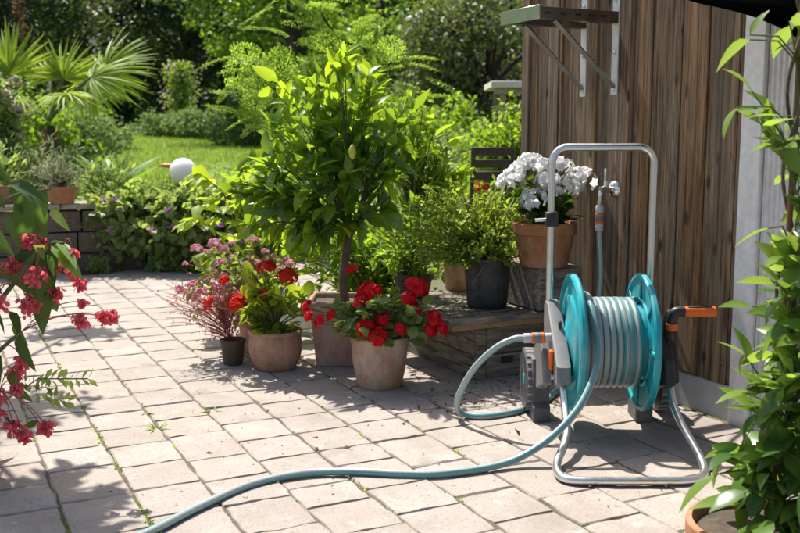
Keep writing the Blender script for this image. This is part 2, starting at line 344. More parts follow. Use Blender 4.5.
M['p_purple'] = petal('petal_purple', [(.30, .08, .40), (.38, .12, .46)], (.45, .15, .55))
M['p_cream'] = petal('petal_cream', [(.62, .60, .40), (.72, .66, .5), (.70, .45, .45)], (.6, .55, .35))
M['p_blush'] = petal('petal_blush', [(.55, .16, .18), (.72, .42, .42), (.45, .10, .12)], (.7, .3, .3))

# ------------------------------------------------------------------ foliage tools
SHAPES = {
    'ovate': lambda t: math.sin(math.pi*t**.8)**.85, 'lance': lambda t: math.sin(math.pi*t**.9)**1.1,
    'round': lambda t: max(.02, 4*min(1, t*.95+.03)*(1-min(1, t*.95+.03)))**.5, 'strap': lambda t: min(1, t*6)*(1-t**3.5)+.02,
    'obov': lambda t: math.sin(math.pi*t**1.5)**.8, 'begonia': lambda t: math.sin(math.pi*t**.62)**.8}
def tpl(shape='ovate', w=.45, n=3, fold=.25, droop=.15, curl=0.0, asym=0.0):
    if n == 1:                       # one folded rhombus
        V = [(0, 0, 0), (w*.5, .45, fold*w*.5-droop*.2), (0, 1, -droop), (-w*.5, .5, fold*w*.5-droop*.2)]
        return np.array(V), np.array([(0, 1, 2, 3)]), np.array([(.5, 0), (1, .5), (.5, 1), (0, .5)])
    f = SHAPES[shape]; V = []; U = []
    for i in range(n+1):
        t = (1-math.cos(math.pi*i/n))/2 if shape in ('round', 'obov') else i/n; h = max(.012, f(min(max(t, 1e-4), .9999)))*w*.5; z = -droop*t*t
        V += [(-h*(1-asym), t, z+fold*h*(1-asym)+curl*math.sin(t*9)*h), (0, t, z), (h*(1+asym), t, z+fold*h*(1+asym)-curl*math.sin(t*7)*h)]
        U += [(.5-.5*h/(w*.5), t), (.5, t), (.5+.5*h/(w*.5), t)]
    F = [(3*i+a, 3*i+a+1, 3*i+a+4, 3*i+a+3) for i in range(n) for a in (0, 1)]
    return np.array(V), np.array(F), np.array(U)
def frames(D, U):
    D = D/np.maximum(1e-9, np.linalg.norm(D, axis=1, keepdims=True)); X = np.cross(D, U)
    X = X/np.maximum(1e-6, np.linalg.norm(X, axis=1, keepdims=True)); Z = np.cross(X, D); return X, D, Z
def leaf_arrays(T, P, D, U, S):
    tv, tf, tu = T; X, Y, Z = frames(D, U); S = np.asarray(S).reshape(-1, 1, 1)
    V = P[:, None, :] + S*(tv[None, :, 0:1]*X[:, None, :] + tv[None, :, 1:2]*Y[:, None, :] + tv[None, :, 2:3]*Z[:, None, :])
    n, k = len(P), len(tv); F = tf[None] + (np.arange(n)*k)[:, None, None]
    return V.reshape(-1, 3), F.reshape(-1, 4), np.tile(tu[tf].reshape(-1, 2), (n, 1))
def quick_mesh(name, V, F, UV=None, smooth=True):
    me = bpy.data.meshes.new(name); me.vertices.add(len(V)); me.vertices.foreach_set('co', np.ascontiguousarray(V, np.float32).ravel())
    k = F.shape[1]; me.loops.add(F.size); me.loops.foreach_set('vertex_index', np.ascontiguousarray(F, np.int32).ravel())
    me.polygons.add(len(F)); me.polygons.foreach_set('loop_start', np.arange(0, F.size, k, dtype=np.int32))
    if UV is not None:
        ul = me.uv_layers.new(name='UVMap'); ul.data.foreach_set('uv', np.ascontiguousarray(UV, np.float32).ravel())
    if smooth: me.polygons.foreach_set('use_smooth', np.ones(len(F), bool))
    me.update(calc_edges=True); me.validate(); return me
def leaves(name, T, P, D, U, S, mat, parent=None, kind=None):
    V, F, UV = leaf_arrays(T, P, D, U, S); o = link(name, quick_mesh(name, V, F, UV), mat, parent)
    if kind: o['kind'] = kind
    return o
def leaf_meshes(name, T_list, mat):
    out = []
    for T in T_list:
        me = quick_mesh(name, T[0], T[1], T[2][T[1]].reshape(-1, 2)); me.materials.append(mat); out.append(me)
    return out
def leaf_objs(parent, meshes, P, D, U, S, rng, name='leaf'):
    X, Y, Z = frames(D, U)
    for i in range(len(P)):
        s = float(S[i]); m = Matrix(((X[i][0]*s, Y[i][0]*s, Z[i][0]*s, P[i][0]), (X[i][1]*s, Y[i][1]*s, Z[i][1]*s, P[i][1]), (X[i][2]*s, Y[i][2]*s, Z[i][2]*s, P[i][2]), (0, 0, 0, 1)))
        link(name, meshes[rng.integers(len(meshes))], None, parent, m)
def unit(rng, n):
    v = rng.normal(size=(n, 3)); return v/np.linalg.norm(v, axis=1, keepdims=True)
UPV = np.array([0, 0, 1.])
def twigs(rng, root, c, r, n, shell=2.2, top=None, zmin=None):
    """twig bezier control points from a central stem to tips spread through an ellipsoid crown"""
    root, c, r = map(np.asarray, (root, c, r)); u = unit(rng, n)*rng.random((n, 1))**(1/shell); tips = c + u*r
    if zmin is not None: tips[:, 2] = np.maximum(tips[:, 2], zmin + rng.random(n)*.05)
    t = np.clip((tips[:, 2]-root[2])/max(.01, (c[2]+r[2]-root[2]))*.75-.12, 0, 1)[:, None]*(.55+.45*rng.random((n, 1)))
    st = root + (c + np.array([0, 0, r[2]*.4]) - root)*t
    mid = (st+tips)/2 + np.array([0, 0, 1.])*np.linalg.norm(tips-st, axis=1, keepdims=True)*.15 + rng.normal(size=(n, 3))*.06*np.linalg.norm(r)/1.7
    return st, mid, tips
def bez(st, mid, tips, t):
    return st*(1-t)**2 + 2*mid*t*(1-t) + tips*t*t, 2*(mid-st)*(1-t) + 2*(tips-mid)*t
def twig_leaves(rng, st, mid, tips, k, t0=.35, spread=.9, upb=.15, usp=.5, droop=0):
    n = len(st); idx = np.repeat(np.arange(n), k); t = (t0 + (1-t0)*rng.random(n*k))[:, None]
    P, T = bez(st[idx], mid[idx], tips[idx], t); T = T/np.maximum(1e-6, np.linalg.norm(T, axis=1, keepdims=True))
    D = T*.7 + unit(rng, n*k)*spread + UPV*upb - UPV*droop; U = UPV + rng.normal(size=(n*k, 3))*usp
    return P, D, U
def twig_tubes(name, st, mid, tips, r0, r1, mat, parent, n=4, k=4):
    mb = MB()
    for i in range(len(st)):
        mb.tube([bez(st[i], mid[i], tips[i], j/k)[0] for j in range(k+1)], [r0+(r1-r0)*j/k for j in range(k+1)], n, cap=False)
    return mb.obj(name, mat, parent, 60)

def geranium_head(name, mat, rng, nf=64, rad=.035, fl=.011, flat=.75):
    """a round umbel of five-petalled florets"""
    T = tpl('obov', .9, 2, .1, .12); P = []; D = []; U = []
    u = unit(rng, nf); u[:, 2] = np.abs(u[:, 2])*1.0-.25*(rng.random(nf))
    for q in u:
        q = q/np.linalg.norm(q); c = q*rad*np.array([1, 1, flat])*(.85+.3*rng.random()); a = np.cross(q, [.3, .5, .8]); a /= np.linalg.norm(a); b = np.cross(q, a); ph = rng.random()*6
        for k in range(5):
            an = ph+k*1.2566; P.append(c); D.append(a*math.cos(an)+b*math.sin(an)+q*.22); U.append(q)
    V, F, UV = leaf_arrays(T, np.array(P), np.array(D), np.array(U), np.full(len(P), fl)*(.8+.4*rng.random(len(P))))
    me = quick_mesh(name, V, F, UV); me.materials.append(mat); return me

# ------------------------------------------------------------------ ground, patio, terrain
rng = np.random.default_rng(7); random.seed(7)
XW = 2.50                               # plane of the shed wall
YB = 7.30                               # far edge of the patio
mb = MB(); mb.add([(-160, -160, -.06), (160, -160, -.06), (160, 160, -.06), (-160, 160, -.06)], [(0, 1, 2, 3)])
tag(mb.obj('ground', M['soil']), kind='structure', label='bare dark garden soil under and around the patio')
mb = MB(); mb.add([(-5, -3, .0115), (5.2, -3, .0115), (5.2, YB, .0115), (-5, YB, .0115)], [(0, 1, 2, 3)])
patio = tag(mb.obj('patio', M['joint']), 'sunlit patio of pale beige concrete pavers with mossy joints', kind='structure')
def paver_mesh(L, seed, W=.2):
    r = np.random.default_rng(seed); hx, hy = W/2-.0028, L/2-.0028; out = []
    def side(a, b, n):
        for i in range(n):
            t = i/n; out.append((a[0]+(b[0]-a[0])*t+r.normal()*.0018, a[1]+(b[1]-a[1])*t+r.normal()*.0018))
    c = [(-hx, -hy), (hx, -hy), (hx, hy), (-hx, hy)]
    for i in range(4): side(c[i], c[(i+1) % 4], 5)
    n = len(out); V = []
    for (s, z) in ((1.01, -.03), (1, -.004), (.968, .0)):
        for i, (x, y) in enumerate(out):
            corner = (i % 5 == 0); q = s - (.012+.016*r.random() if corner else 0); V.append((x*q+(r.normal()*.001 if s < 1 else 0), y*q+(r.normal()*.001 if s < 1 else 0), z+(r.normal()*.0008 if s < 1 else 0)))
    V.append((0, 0, r.normal()*.001))
    F = [(i*n+k, i*n+(k+1) % n, (i+1)*n+(k+1) % n, (i+1)*n+k) for i in (0, 1) for k in range(n)] + [(2*n+k, 2*n+(k+1) % n, 3*n) for k in range(n)]
    UVp = [[(.5+V[i][0]/W, .5+V[i][1]/L) for i in f] for f in F]
    m = MB().add(V, F, UVp).mesh('paver', 35); m.materials.append(M['paver']); return m
LENS = [.20, .21, .22, .155, .27]; PM = {L: [paver_mesh(L, int(L*1000)+i) for i in range(4)] for L in LENS}
slots = []
xs = [.272 + .1993*(i) for i in range(-22, 12)]
for ci, x0 in enumerate(xs):
    xc = x0+.0995
    if xc+.1 > XW+.02: W_ok = xc-.1 < XW
    yv = -.4 + .05*rng.random()+ (ci % 2)*.03; lim = YB-.01
    while yv < lim:
        L = rng.choice(LENS, p=[.3, .38, .2, .07, .05]) if xc < 1.2 else rng.choice(LENS, p=[.2, .25, .2, .1, .25])
        if yv+L > lim+.06: break
        yc = yv+L/2; yv += L
        if xc > XW-.09 and yc < 3.85 and xc > XW+.02: continue
        l = xc*cy - yc*sy; d = xc*sy + yc*cy
        if d < .9 or abs(l) > .47*d+.7: continue
        slots.append((d, l, xc, yc, L))
vis = [s for s in slots if s[0] > 2.15 and abs(s[1]) < .43*s[0]+.05]
vis.sort(key=lambda s: s[0]); near = vis[:298]; nset = set(near)
def paver_M(s):
    return Matrix.Translation((s[2]+rng.normal()*.0012, s[3]+rng.normal()*.0015, .016+rng.normal()*.0009)) @ Matrix.Rotation(rng.normal()*.003, 4, 'X') @ Matrix.Rotation(rng.normal()*.003, 4, 'Y') @ Matrix.Rotation(rng.normal()*.008+(math.pi if rng.random() < .5 else 0), 4, 'Z')
for s in near: link('paver', PM[s[4]][rng.integers(4)], None, patio, paver_M(s))
bm = bmesh.new()
for s in slots:
    if s in nset: continue
    t = PM[s[4]][rng.integers(4)].copy(); t.transform(paver_M(s)); bm.from_mesh(t); bpy.data.meshes.remove(t)
me = bpy.data.meshes.new('outer_pavers'); bm.to_mesh(me); bm.free(); me.materials.append(M['paver'])
link('outer_pavers', me, None, patio)['kind'] = 'stuff'

# terrain behind the retaining wall: bed, lawn, wooded hillside
def hz(x, y):
    l = x*cy - y*sy; d = x*sy + y*cy
    z = .40 + .037*np.clip(d-9, 0, 16) - .0*l
    z = z + np.clip(d-27, 0, 14)*.02 + np.clip(d-36, 0, 40)**1.15*.55
    step = np.clip((y-7.42)/.10, 0, 1)
    right = np.clip((x-2.3)/1.2, 0, 1)*np.clip((14-y)/4, 0, 1)      # level garden beside the shed
    return (z*(1-right) + (-.02+.03*np.clip(y-7.4, 0, 6))*right)*step - .04*(1-step)
ys_ = np.concatenate([[7.40, 7.45, 7.52], np.arange(7.8, 60, 1.0), np.arange(60, 130, 6)]); xs_ = np.concatenate([np.arange(-70, -12, 5), np.arange(-12, 14, .5), np.arange(14, 90, 5)])
XX, YY = np.meshgrid(xs_, ys_); ZZ = hz(XX, YY); V = np.stack([XX, YY, ZZ], -1).reshape(-1, 3); nx = len(xs_)
F = np.array([(j*nx+i, j*nx+i+1, (j+1)*nx+i+1, (j+1)*nx+i) for j in range(len(ys_)-1) for i in range(nx-1)])
M['lawn'] = mat_soil('lawn_turf', (.13, .21, .035), (.19, .27, .055), (.20, .27, .06), 6)
tag(link('lawn', quick_mesh('lawn', V, F), M['lawn']), 'green garden lawn rising gently towards the trees', kind='structure')
# grass blades on the part of the lawn in view
n = 60000; d = 9.5+16*rng.random(n)**1.2; l = -(.08+.40*rng.random(n))*d; p = GA(np.stack([l, d, 0*d], 1)); p[:, 2] = hz(p[:, 0], p[:, 1])
leaves('lawn_grass', tpl('lance', .12, 1, .1, .2), p, UPV + rng.normal(size=(n, 3))*.5, rng.normal(size=(n, 3)), .05+.05*rng.random(n), M['grass'], kind='stuff')
tag(bpy.data.objects['lawn_grass'], 'short mown grass blades covering the lawn', 'grass')

# ------------------------------------------------------------------ timber shed
shed = thing('timber_shed', 'weathered brown timber shed wall of vertical boards on a pale plinth', 'shed', (XW, 3.8, 0))
def S(x, y): return x-XW, y-3.8
edges = [3.802, 3.744, 3.676, 3.526, 3.417, 3.272, 3.174, 3.026, 2.991, 2.916, 2.763, 2.732, 2.622, 2.481, 2.452]
proud = [.016, .004, .008, .003, .009, .002, .010, .003, .013, .007, .002, .012, .006, .003, -.006]
narrow = {8, 11}
for i in range(len(edges)-1):
    y1, y0 = edges[i]-3.8, edges[i+1]-3.8; p = proud[i]; mbb = MB().bbox(-p, .03-p*.2, y0+.0012, y1-.0012, .142+random.uniform(-.004, .004), 1.80, .003)
    pk = mbb.obj('plank', M['batten'] if i in narrow else M['plank'], shed, 30)
    if i not in narrow and y1-y0 > .07:
        for zz in (.21, .95, 1.62):
            for yy_ in (y0+.02, y1-.02): MB().lathe([(.0035, 0), (.003, .0012), (0, .0016)], 8, Matrix.Translation((-p, yy_+random.uniform(-.005, .005), zz+random.uniform(-.02, .02))) @ Matrix.Rotation(R(-90), 4, 'Y')).obj('nail', M['nail'], pk)
for (yy, p) in ((3.50, .012), (3.26, .013), (3.05, .012)):      # thin proud strips, orange to imitate sunlit board edges
    MB().bbox(-.011-p*.2, .01, yy-3.8-.009, yy-3.8+.009, .145, 1.795, .003).obj('lit_edge_strip', M['batten'], shed, 30)
MB().bbox(.032, .06, 2.2-3.8, .0, .10, 1.80, 0).obj('backing', M['bench_dark'], shed)
MB().bbox(-.004, .10, 2.454-3.8, -.004, -.05, .139, .004).obj('plinth', M['plinth'], shed)
MB().bbox(-.022, .05, 2.354-3.8, 2.447-3.8, -.03, 1.86, .004).obj('corner_post', M['zinc'], shed)
V = []; Fc = []; k = 0; yv = 2.350
while yv > .55:
    ph = k % 4; V += [(-.006+(.0075 if ph in (1, 2) else 0), yv-3.8, 0.0), (-.006+(.0075 if ph in (1, 2) else 0), yv-3.8, 1.80)]; yv -= .0055; k += 1
Fc = [(2*i, 2*i+2, 2*i+3, 2*i+1) for i in range(k-1)]
o = MB().add(V, Fc).obj('corrugated_panel', M['zinc'], shed, None); sm = o.modifiers.new('s', 'SOLIDIFY'); sm.thickness = .002; sm.offset = -1
MB().bbox(.05, 2.2, .5-3.8, -.03, -.02, 1.78, 0).obj('shed_body', M['bench_dark'], shed)
MB().bbox(-.01, 2.3, .4-3.8, .04, 1.862, 1.90, .004).obj('roof', M['bench_dark'], shed)

# wall bracket frame with two arms
br = thing('wall_bracket', 'galvanised shelf bracket frame with two slotted arms fixed high on the timber wall', 'bracket', (XW, 3.2, 1.448))
for yy in (3.108, 3.312):
    q = yy-3.2
    MB().bbox(-.036, -.031, q-.019, q+.019, -.275, .16, .001).obj('wall_plate', M['zinc'], br)
    a = MB(); a.bbox(-.41, -.037, q-.0195, q-.0165, .0, .045, .0005); a.bbox(-.41, -.037, q-.016, q+.02, .042, .045, .0005); a.bbox(-.41, -.037, q-.016, q+.02, .0, .003, .0005)
    arm = a.obj('arm', M['galv'], br)
    for xx in (-.37, -.30, -.23, -.17, -.11): MB().bbox(xx-.014, xx+.014, q-.0205, q-.0192, .018, .027, .0004).obj('slot', M['black'], arm)
    s_ = MB().tube([(-.034, q, -.245), (-.325, q, .0)], .011, 4).obj('strut', M['galv'], br, 10)
    for zz in (-.25, -.11, .09): MB().lathe([(.008, 0), (.008, .004), (.004, .007), (0, .007)], 8, Matrix.Translation((-.036, q, zz)) @ Matrix.Rotation(R(-90), 4, 'Y')).obj('bolt', M['chrome'], br)
MB().bbox(-.418, -.4105, -.125, .145, -.004, .049, .0015).obj('front_rail', M['galv2'], br)
MB().bbox(-.05, -.012, .09-.03, .09+.05, .16, .21, .01).obj('clip', M['zinc'], br)

# ------------------------------------------------------------------ low block retaining wall and pots on it
wallr = thing('block_wall', 'low retaining wall of rough brown blocks under the raised bed', 'wall', (0, YB+.06, 0))
bmeshes = []
for i in range(4):
    bmm = bmesh.new(); bmesh.ops.create_cube(bmm, size=1)
    bmesh.ops.subdivide_edges(bmm, edges=bmm.edges[:], cuts=2, use_grid_fill=True)
    for v in bmm.verts:
        q = v.co.copy(); e = sum(abs(abs(c)-.5) < .01 for c in q)
        v.co = Vector((q.x*(1-.03*(e > 1)), q.y*(1-.08*(e > 1))+random.uniform(-.035, .035), q.z*(1-.05*(e > 1))+random.uniform(-.01, .01)))
    m_ = bpy.data.meshes.new('block'); bmm.to_mesh(m_); bmm.free(); m_.materials.append(M['stone']); m_.polygons.foreach_set('use_smooth', [True]*len(m_.polygons)); m_.set_sharp_from_angle(angle=R(50)); bmeshes.append(m_)
for row in range(3):
    xv = -1.9 + (.15 if row % 2 else 0)
    while xv < 2.25:
        L = .30+random.uniform(-.05, .07); o = link('block', bmeshes[random.randrange(4)], None, wallr, Matrix.Translation((xv+L/2, .085+random.uniform(-.012, .012), .075+row*.158)) @ Matrix.Diagonal((L-.006, .2, .154, 1))); xv += L
xv = -1.9
while xv < 1.1:
    L = .46; MB().bbox(xv+.003, xv+L-.003, -.045, .24, .482, .522, .008).obj('cap_slab', M['cap'], wallr, 30); xv += L

# ------------------------------------------------------------------ pots
def pot_round(parent, r_top, r_bot, h, mat, rim=.018, rimh=.03, soil=True, belly=0, name='pot'):
    t = .010; ri = r_top-rim*.5
    prof = [(r_bot*.96, 0), (r_bot, .006)]
    for i in range(1, 6):
        s_ = i/6; prof.append((r_bot+(ri-r_bot)*s_ + belly*math.sin(math.pi*s_), (h-rimh)*s_))
    prof += [(ri, h-rimh), (r_top, h-rimh+.004), (r_top, h-.005), (r_top-.004, h), (r_top-t-.004, h), (r_top-t-.008, h-.01), (r_top-t-.012, h-.035), (0, h-.035)]
    p = MB().lathe(prof, 40).obj(name, mat, parent, 35)
    if soil: MB().lathe([(r_top-t-.009, h-.028), (r_top*.5, h-.022), (0, h-.018)], 24).obj('soil', M['soil'], p)
    return p
def along(P, D, U, S, mask): return P[mask], D[mask], U[mask], S[mask]

T_round = tpl('round', .95, 3, .18, .10, .10); T_ov = tpl('ovate', .48, 3, .22, .2); T_small = tpl('ovate', .5, 2, .2, .1)

def geranium(name, label, cat, loc, pot, crown_z, cr, nt, k, leafmat, leaf_len, heads, head_mat, rng, group=None, as_objs=0, hr=.033, fl=.0125, nf=58, stems=True, zmin=None):
    t = thing(name, label, cat, loc, -YAW, group); h = pot(t)
    c = np.array([0, 0, crown_z]); st, mid, tips = twigs(rng, (0, 0, h-.03), c, cr, nt, 2.6, zmin=zmin)
    twig_tubes('stems', st, mid, tips, .0045, .002, M['twig'], t)
    P, D, U = twig_leaves(rng, st, mid, tips, k, .45, 1.0, .1, .55); D[:, 2] *= .6; U = U + (P-c)*2.0
    Sz = leaf_len*(.6+.6*rng.random(len(P)))
    if as_objs:
        ms = leaf_meshes('leaf', [tpl('round', .95, 3, .2, .1, .12), tpl('round', 1.0, 3, .1, .2, .08), tpl('round', .9, 3, .3, .0, .15)], leafmat)
        s_ = np.arange(len(P)) < as_objs; leaf_objs(t, ms, P[s_], D[s_], U[s_], Sz[s_], rng)
        if (~s_).any(): leaves('foliage', T_round, P[~s_], D[~s_], U[~s_], Sz[~s_], leafmat, t, 'stuff')
    else: leaves('foliage', T_round, P, D, U, Sz, leafmat, t, 'stuff')
    hm = [geranium_head('flower_head', head_mat, rng, nf, hr, fl) for _ in range(3)]
    mb = MB()
    for (x, y, z, s) in heads:
        q = Vector((x, y, z)); v = q - Vector((0, 0, h)); tilt = Vector((v.x, v.y, abs(v.z)*.9+.05)).to_track_quat('Z', 'Y')
        link('flower_head', hm[rng.integers(3)], None, t, Matrix.Translation(q) @ tilt.to_matrix().to_4x4() @ Matrix.Rotation(rng.random()*6, 4, 'Z') @ Matrix.Scale(s, 4))
        mb.tube([bez(np.array([0, 0, h-.02]), np.array([x*.45, y*.45, (h+z)/2+.02]), np.array([x, y, z-.01]), j/5)[0] for j in range(6)], .0022, 5, cap=False)
    mb.obj('flower_stalks', M['twig'], t, 60)['kind'] = 'stuff'
    return t

# ------------------------------------------------------------------ bench, block, potted plants
bench = thing('plant_bench', 'low weathered plank bench with dark boarded sides against the shed wall', 'bench', (1.84, 3.29, 0))
yv = 0.0
for i, wd in enumerate((.115, .12, .11, .125, .12, .11)):
    MB().bbox(0+random.uniform(-.006, .006), .655, yv+.003, yv+wd-.003, .262+random.uniform(-.002, .002), .284+random.uniform(-.003, .001), .004).obj('plank', M['bench'], bench, 30); yv += wd
MB().bbox(.012, .65, .014, .034, .236, .2605, .002).obj('apron', M['pale_wood'], bench, 30)
for (z0, z1) in ((.0, .117), (.1172, .235)):
    MB().bbox(.13, .148, .05, .68, z0+.004, z1, .003).obj('side_board', M['bench_dark'], bench, 30)
    MB().bbox(.19, .65, .045, .063, z0+.004, z1, .003).obj('side_board', M['bench_dark'], bench, 30)
MB().bbox(.135, .185, .036, .07, .002, .236, .004).obj('leg', M['bench'], bench, 30)
MB().bbox(.135, .185, .64, .69, .002, .236, .004).obj('leg', M['bench'], bench, 30)
MB().bbox(.26, .32, .0435, .0465, .075, .105, .0005).obj('slot', M['black'], bench)

blk = MB().bbox(-.105, .105, -.21, .21, 0, .182, .008).obj('wood_block', M['bench'], None, 30); blk.location = (2.365, 3.51, .285)
tag(blk, 'squared timber block on the bench carrying the white geranium pot', 'block')

def P_(r_top, r_bot, h, mat, **kw): return lambda t: (pot_round(t, r_top, r_bot, h, mat, **kw), h)[1]
rng = np.random.default_rng(11)
geranium('red_geranium', 'crimson geranium trailing from a pale limescaled terracotta pot on the paving', 'potted plant', G(-.082, 3.79, .017),
         P_(.116, .088, .205, M['terra'], rim=.006, rimh=.03, belly=.006), .275, (.27, .21, .125), 70, 8, M['lf_ger'], .042,
         [(-.035, -.06, .39, 1.35), (.148, -.03, .40, 1.35), (-.05, -.15, .265, 1.0), (.0, -.17, .235, 1.0), (.016, -.12, .29, .8), (.082, -.15, .26, .7), (.14, -.08, .325, .8),
          (.215, -.09, .285, 1.0), (.245, -.09, .25, .8), (.20, -.1, .245, .8), (-.285, -.02, .325, .7), (-.275, -.05, .29, .7), (-.23, -.08, .275, .8), (-.187, -.07, .30, .6), (-.11, .05, .46, .75), (-.07, -.1, .36, .9), (.115, -.08, .365, .9)],
         M['p_red'], rng, zmin=.13)
geranium('scarlet_pelargonium', 'yellow-leaved scarlet pelargonium in a mossy bulging terracotta pot', 'potted plant', G(-.54, 4.09, .017),
         P_(.118, .088, .168, M['terra2'], rimh=.018, belly=.016), .30, (.20, .18, .15), 46, 5, M['lf_gery'], .056,
         [(-.27, -.05, .29, .9), (-.14, -.14, .305, 1.1), (-.2, -.08, .39, .7), (-.025, -.06, .445, 1.1), (.068, -.08, .41, 1.15), (-.12, -.1, .32, .8), (-.03, -.1, .34, .6)],
         M['p_scarlet'], rng, as_objs=230, zmin=.12)
geranium('white_geranium', 'white-flowered geranium in an orange terracotta pot on the timber block', 'potted plant', G(.609, 4.05, .468),
         P_(.136, .10, .185, M['terra3'], rimh=.05), .27, (.16, .14, .11), 40, 6, M['lf_dark'], .05,
         [(-.139, -.05, .375, 1.15), (-.067, -.02, .435, 1.1), (-.017, .0, .41, 1.1), (.063, -.02, .415, 1.1), (.097, -.05, .34, 1.1), (.160, -.04, .365, 1.2), (-.06, -.1, .29, 1.15), (0, -.05, .36, 1.1), (-.1, -.02, .41, 1.1), (.13, .0, .37, 1.0), (.03, -.07, .33, .9), (-.17, -.03, .36, .9)],
         M['p_white'], rng, hr=.044, fl=.0185, nf=26)

# small dark pot with wiry red-stemmed plant
t = thing('wiry_pink_plant', 'wiry red-stemmed plant with tiny blush flowers in a small brown plastic pot', 'potted plant', G(-.735, 4.155, .017), -YAW)
pot_round(t, .058, .042, .112, M['brownpot'], rim=.008, rimh=.018)
st, mid, tips = twigs(rng, (0, 0, .1), (-.10, -.03, .29), (.22, .15, .19), 90, 3)
twig_tubes('stems', st, mid, tips, .0022, .0009, M['redtwig'], t)
P, D, U = twig_leaves(rng, st, mid, tips, 9, .45, 1.2, .1, 1); leaves('blossom', tpl('obov', .7, 1, .1, .1), P, D, U, .008+.012*rng.random(len(P)), M['p_blush'], t, 'stuff')
# pink flowering plant behind it
t = thing('pink_flower_plant', 'plant with mauve-pink flower clusters rising behind the small brown pot', 'potted plant', G(-.66, 4.42, .017), -YAW)
pot_round(t, .10, .075, .15, M['terra2'])
st, mid, tips = twigs(rng, (0, 0, .13), (-.08, -.08, .33), (.28, .18, .24), 90, 2.4)
twig_tubes('stems', st, mid, tips, .003, .0015, M['redtwig'], t)
P, D, U = twig_leaves(rng, st, mid, tips, 9, .3, 1, .1, .6); leaves('foliage', T_ov, P, D, U, .03+.03*rng.random(len(P)), M['lf_ger'], t, 'stuff')
hm = [geranium_head('flower_head', M['p_pink'], rng, 22, .022, .0125) for _ in range(3)]
for q in tips[np.argsort(tips[:, 2]*.6-tips[:, 1])[-64:]]: link('flower_head', hm[rng.integers(3)], None, t, Matrix.Translation(Vector(q)) @ Matrix.Rotation(rng.random()*6, 4, 'Z') @ Matrix.Scale(.5+.6*rng.random(), 4))

# lemon tree in a square terracotta box
t = thing('lemon_tree', 'glossy dark-leaved lemon tree with one yellow fruit in a square terracotta box', 'potted tree', G(-.262, 4.20, .017), -YAW)
b_ = MB()
def sq(r, z): return [(r*sx, r*sy2, z) for sx, sy2 in ((-1, -1), (1, -1), (1, 1), (-1, 1))]
rings = [(.098, 0), (.102, .004), (.122, .235), (.138, .237), (.140, .242), (.140, .285), (.136, .290), (.122, .290), (.118, .284), (.115, .262)]
V = [p for r_, z_ in rings for p in sq(r_, z_)]; b_.add(V, [(i*4+k, i*4+(k+1) % 4, (i+1)*4+(k+1) % 4, (i+1)*4+k) for i in range(len(rings)-1) for k in range(4)]+[(3, 2, 1, 0), tuple(len(V)-4+k for k in range(4))])
box = b_.obj('planter_box', M['terrabox'], t, 20); MB().bbox(-.116, .116, -.116, .116, .255, .268, 0).obj('soil', M['soil'], box)
rng = np.random.default_rng(23)
mb = MB(); trunk = smooth_path([(.02, 0, .25), (.012, 0, .38), (.03, .0, .52), (.045, .0, .60)], 5); mb.tube(trunk, [.021-.005*i/len(trunk) for i in range(len(trunk))], 10); mb.obj('trunk', M['bark'], t)
limbs = [[(.045, 0, .58), (.0, -.02, .68), (-.05, -.03, .80), (-.06, -.02, .95)], [(.045, 0, .59), (.10, -.02, .70), (.12, .02, .85), (.10, .0, 1.0)], [(.04, 0, .57), (-.06, .04, .66), (-.18, .05, .74), (-.28, .03, .80)], [(.045, 0, .60), (.12, .08, .70), (.20, .08, .80), (.26, .06, .92)], [(.04, 0, .6), (.03, .1, .75), (.02, .12, .92), (.0, .1, 1.08)], [(.04, 0, .56), (.1, -.06, .64), (.16, -.1, .70), (.22, -.1, .74)]]
mb = MB()
for L in limbs: p = smooth_path(L, 4); mb.tube(p, [.013-.008*i/len(p) for i in range(len(p))], 7)
mb.obj('limbs', M['bark'], t)
lob = [twigs(rng, (.045, 0, .58), (x_, y_, z_), (r_, r_*.9, r_*.9), n_, 2.6) for (x_, y_, z_, r_, n_) in ((-.27, -.05, .80, .17, 16), (-.13, .0, 1.02, .20, 20), (.10, .02, 1.06, .20, 18), (.17, -.02, .86, .15, 10), (-.03, -.12, .80, .20, 18), (-.08, .0, 1.24, .11, 8), (.10, .03, 1.24, .11, 7), (-.40, .0, .84, .13, 10), (-.30, .04, .98, .13, 8), (.06, .12, .9, .2, 12), (-.16, -.05, .66, .10, 6), (-.22, .0, 1.22, .09, 4), (.27, .02, 1.08, .10, 5), (-.46, -.02, .74, .08, 4), (.02, -.1, 1.32, .07, 4), (.14, -.1, .68, .11, 8), (-.12, -.12, .62, .11, 8), (-.30, -.06, .66, .12, 8))]
st, mid, tips = (np.concatenate([q_[i] for q_ in lob]) for i in range(3))
twig_tubes('twigs', st, mid, tips, .0035, .0015, M['twig'], t)
P, D, U = twig_leaves(rng, st, mid, tips, 5, .5, .9, .0, .9); D[:, 2] += .30*np.clip((P[:, 2]-.95)*4, -1.2, 1.0)
Sz = .07+.06*rng.random(len(P))
hi = P[:, 2] + .12*rng.normal(size=len(P)) > 1.05  # paler leaves higher in the crown
order = np.argsort(P[:, 1]); big = np.zeros(len(P), bool); big[order[:300]] = True
md = leaf_meshes('leaf', [tpl('ovate', .46, 4, .3, .25), tpl('ovate', .42, 4, .5, -.1, .08), tpl('lance', .5, 4, .2, .5, .1), tpl('ovate', .5, 4, .15, .1, .12), tpl('ovate', .44, 4, .6, .35)], M['lf_citrus']); my = leaf_meshes('leaf', [tpl('ovate', .40, 4, .35, .1), tpl('lance', .42, 4, .5, .2)], M['lf_citrus_pale'])
s_ = big & ~hi; leaf_objs(t, md, P[s_], D[s_], U[s_], Sz[s_], rng); s_ = big & hi; leaf_objs(t, my, P[s_], D[s_], U[s_], Sz[s_], rng)
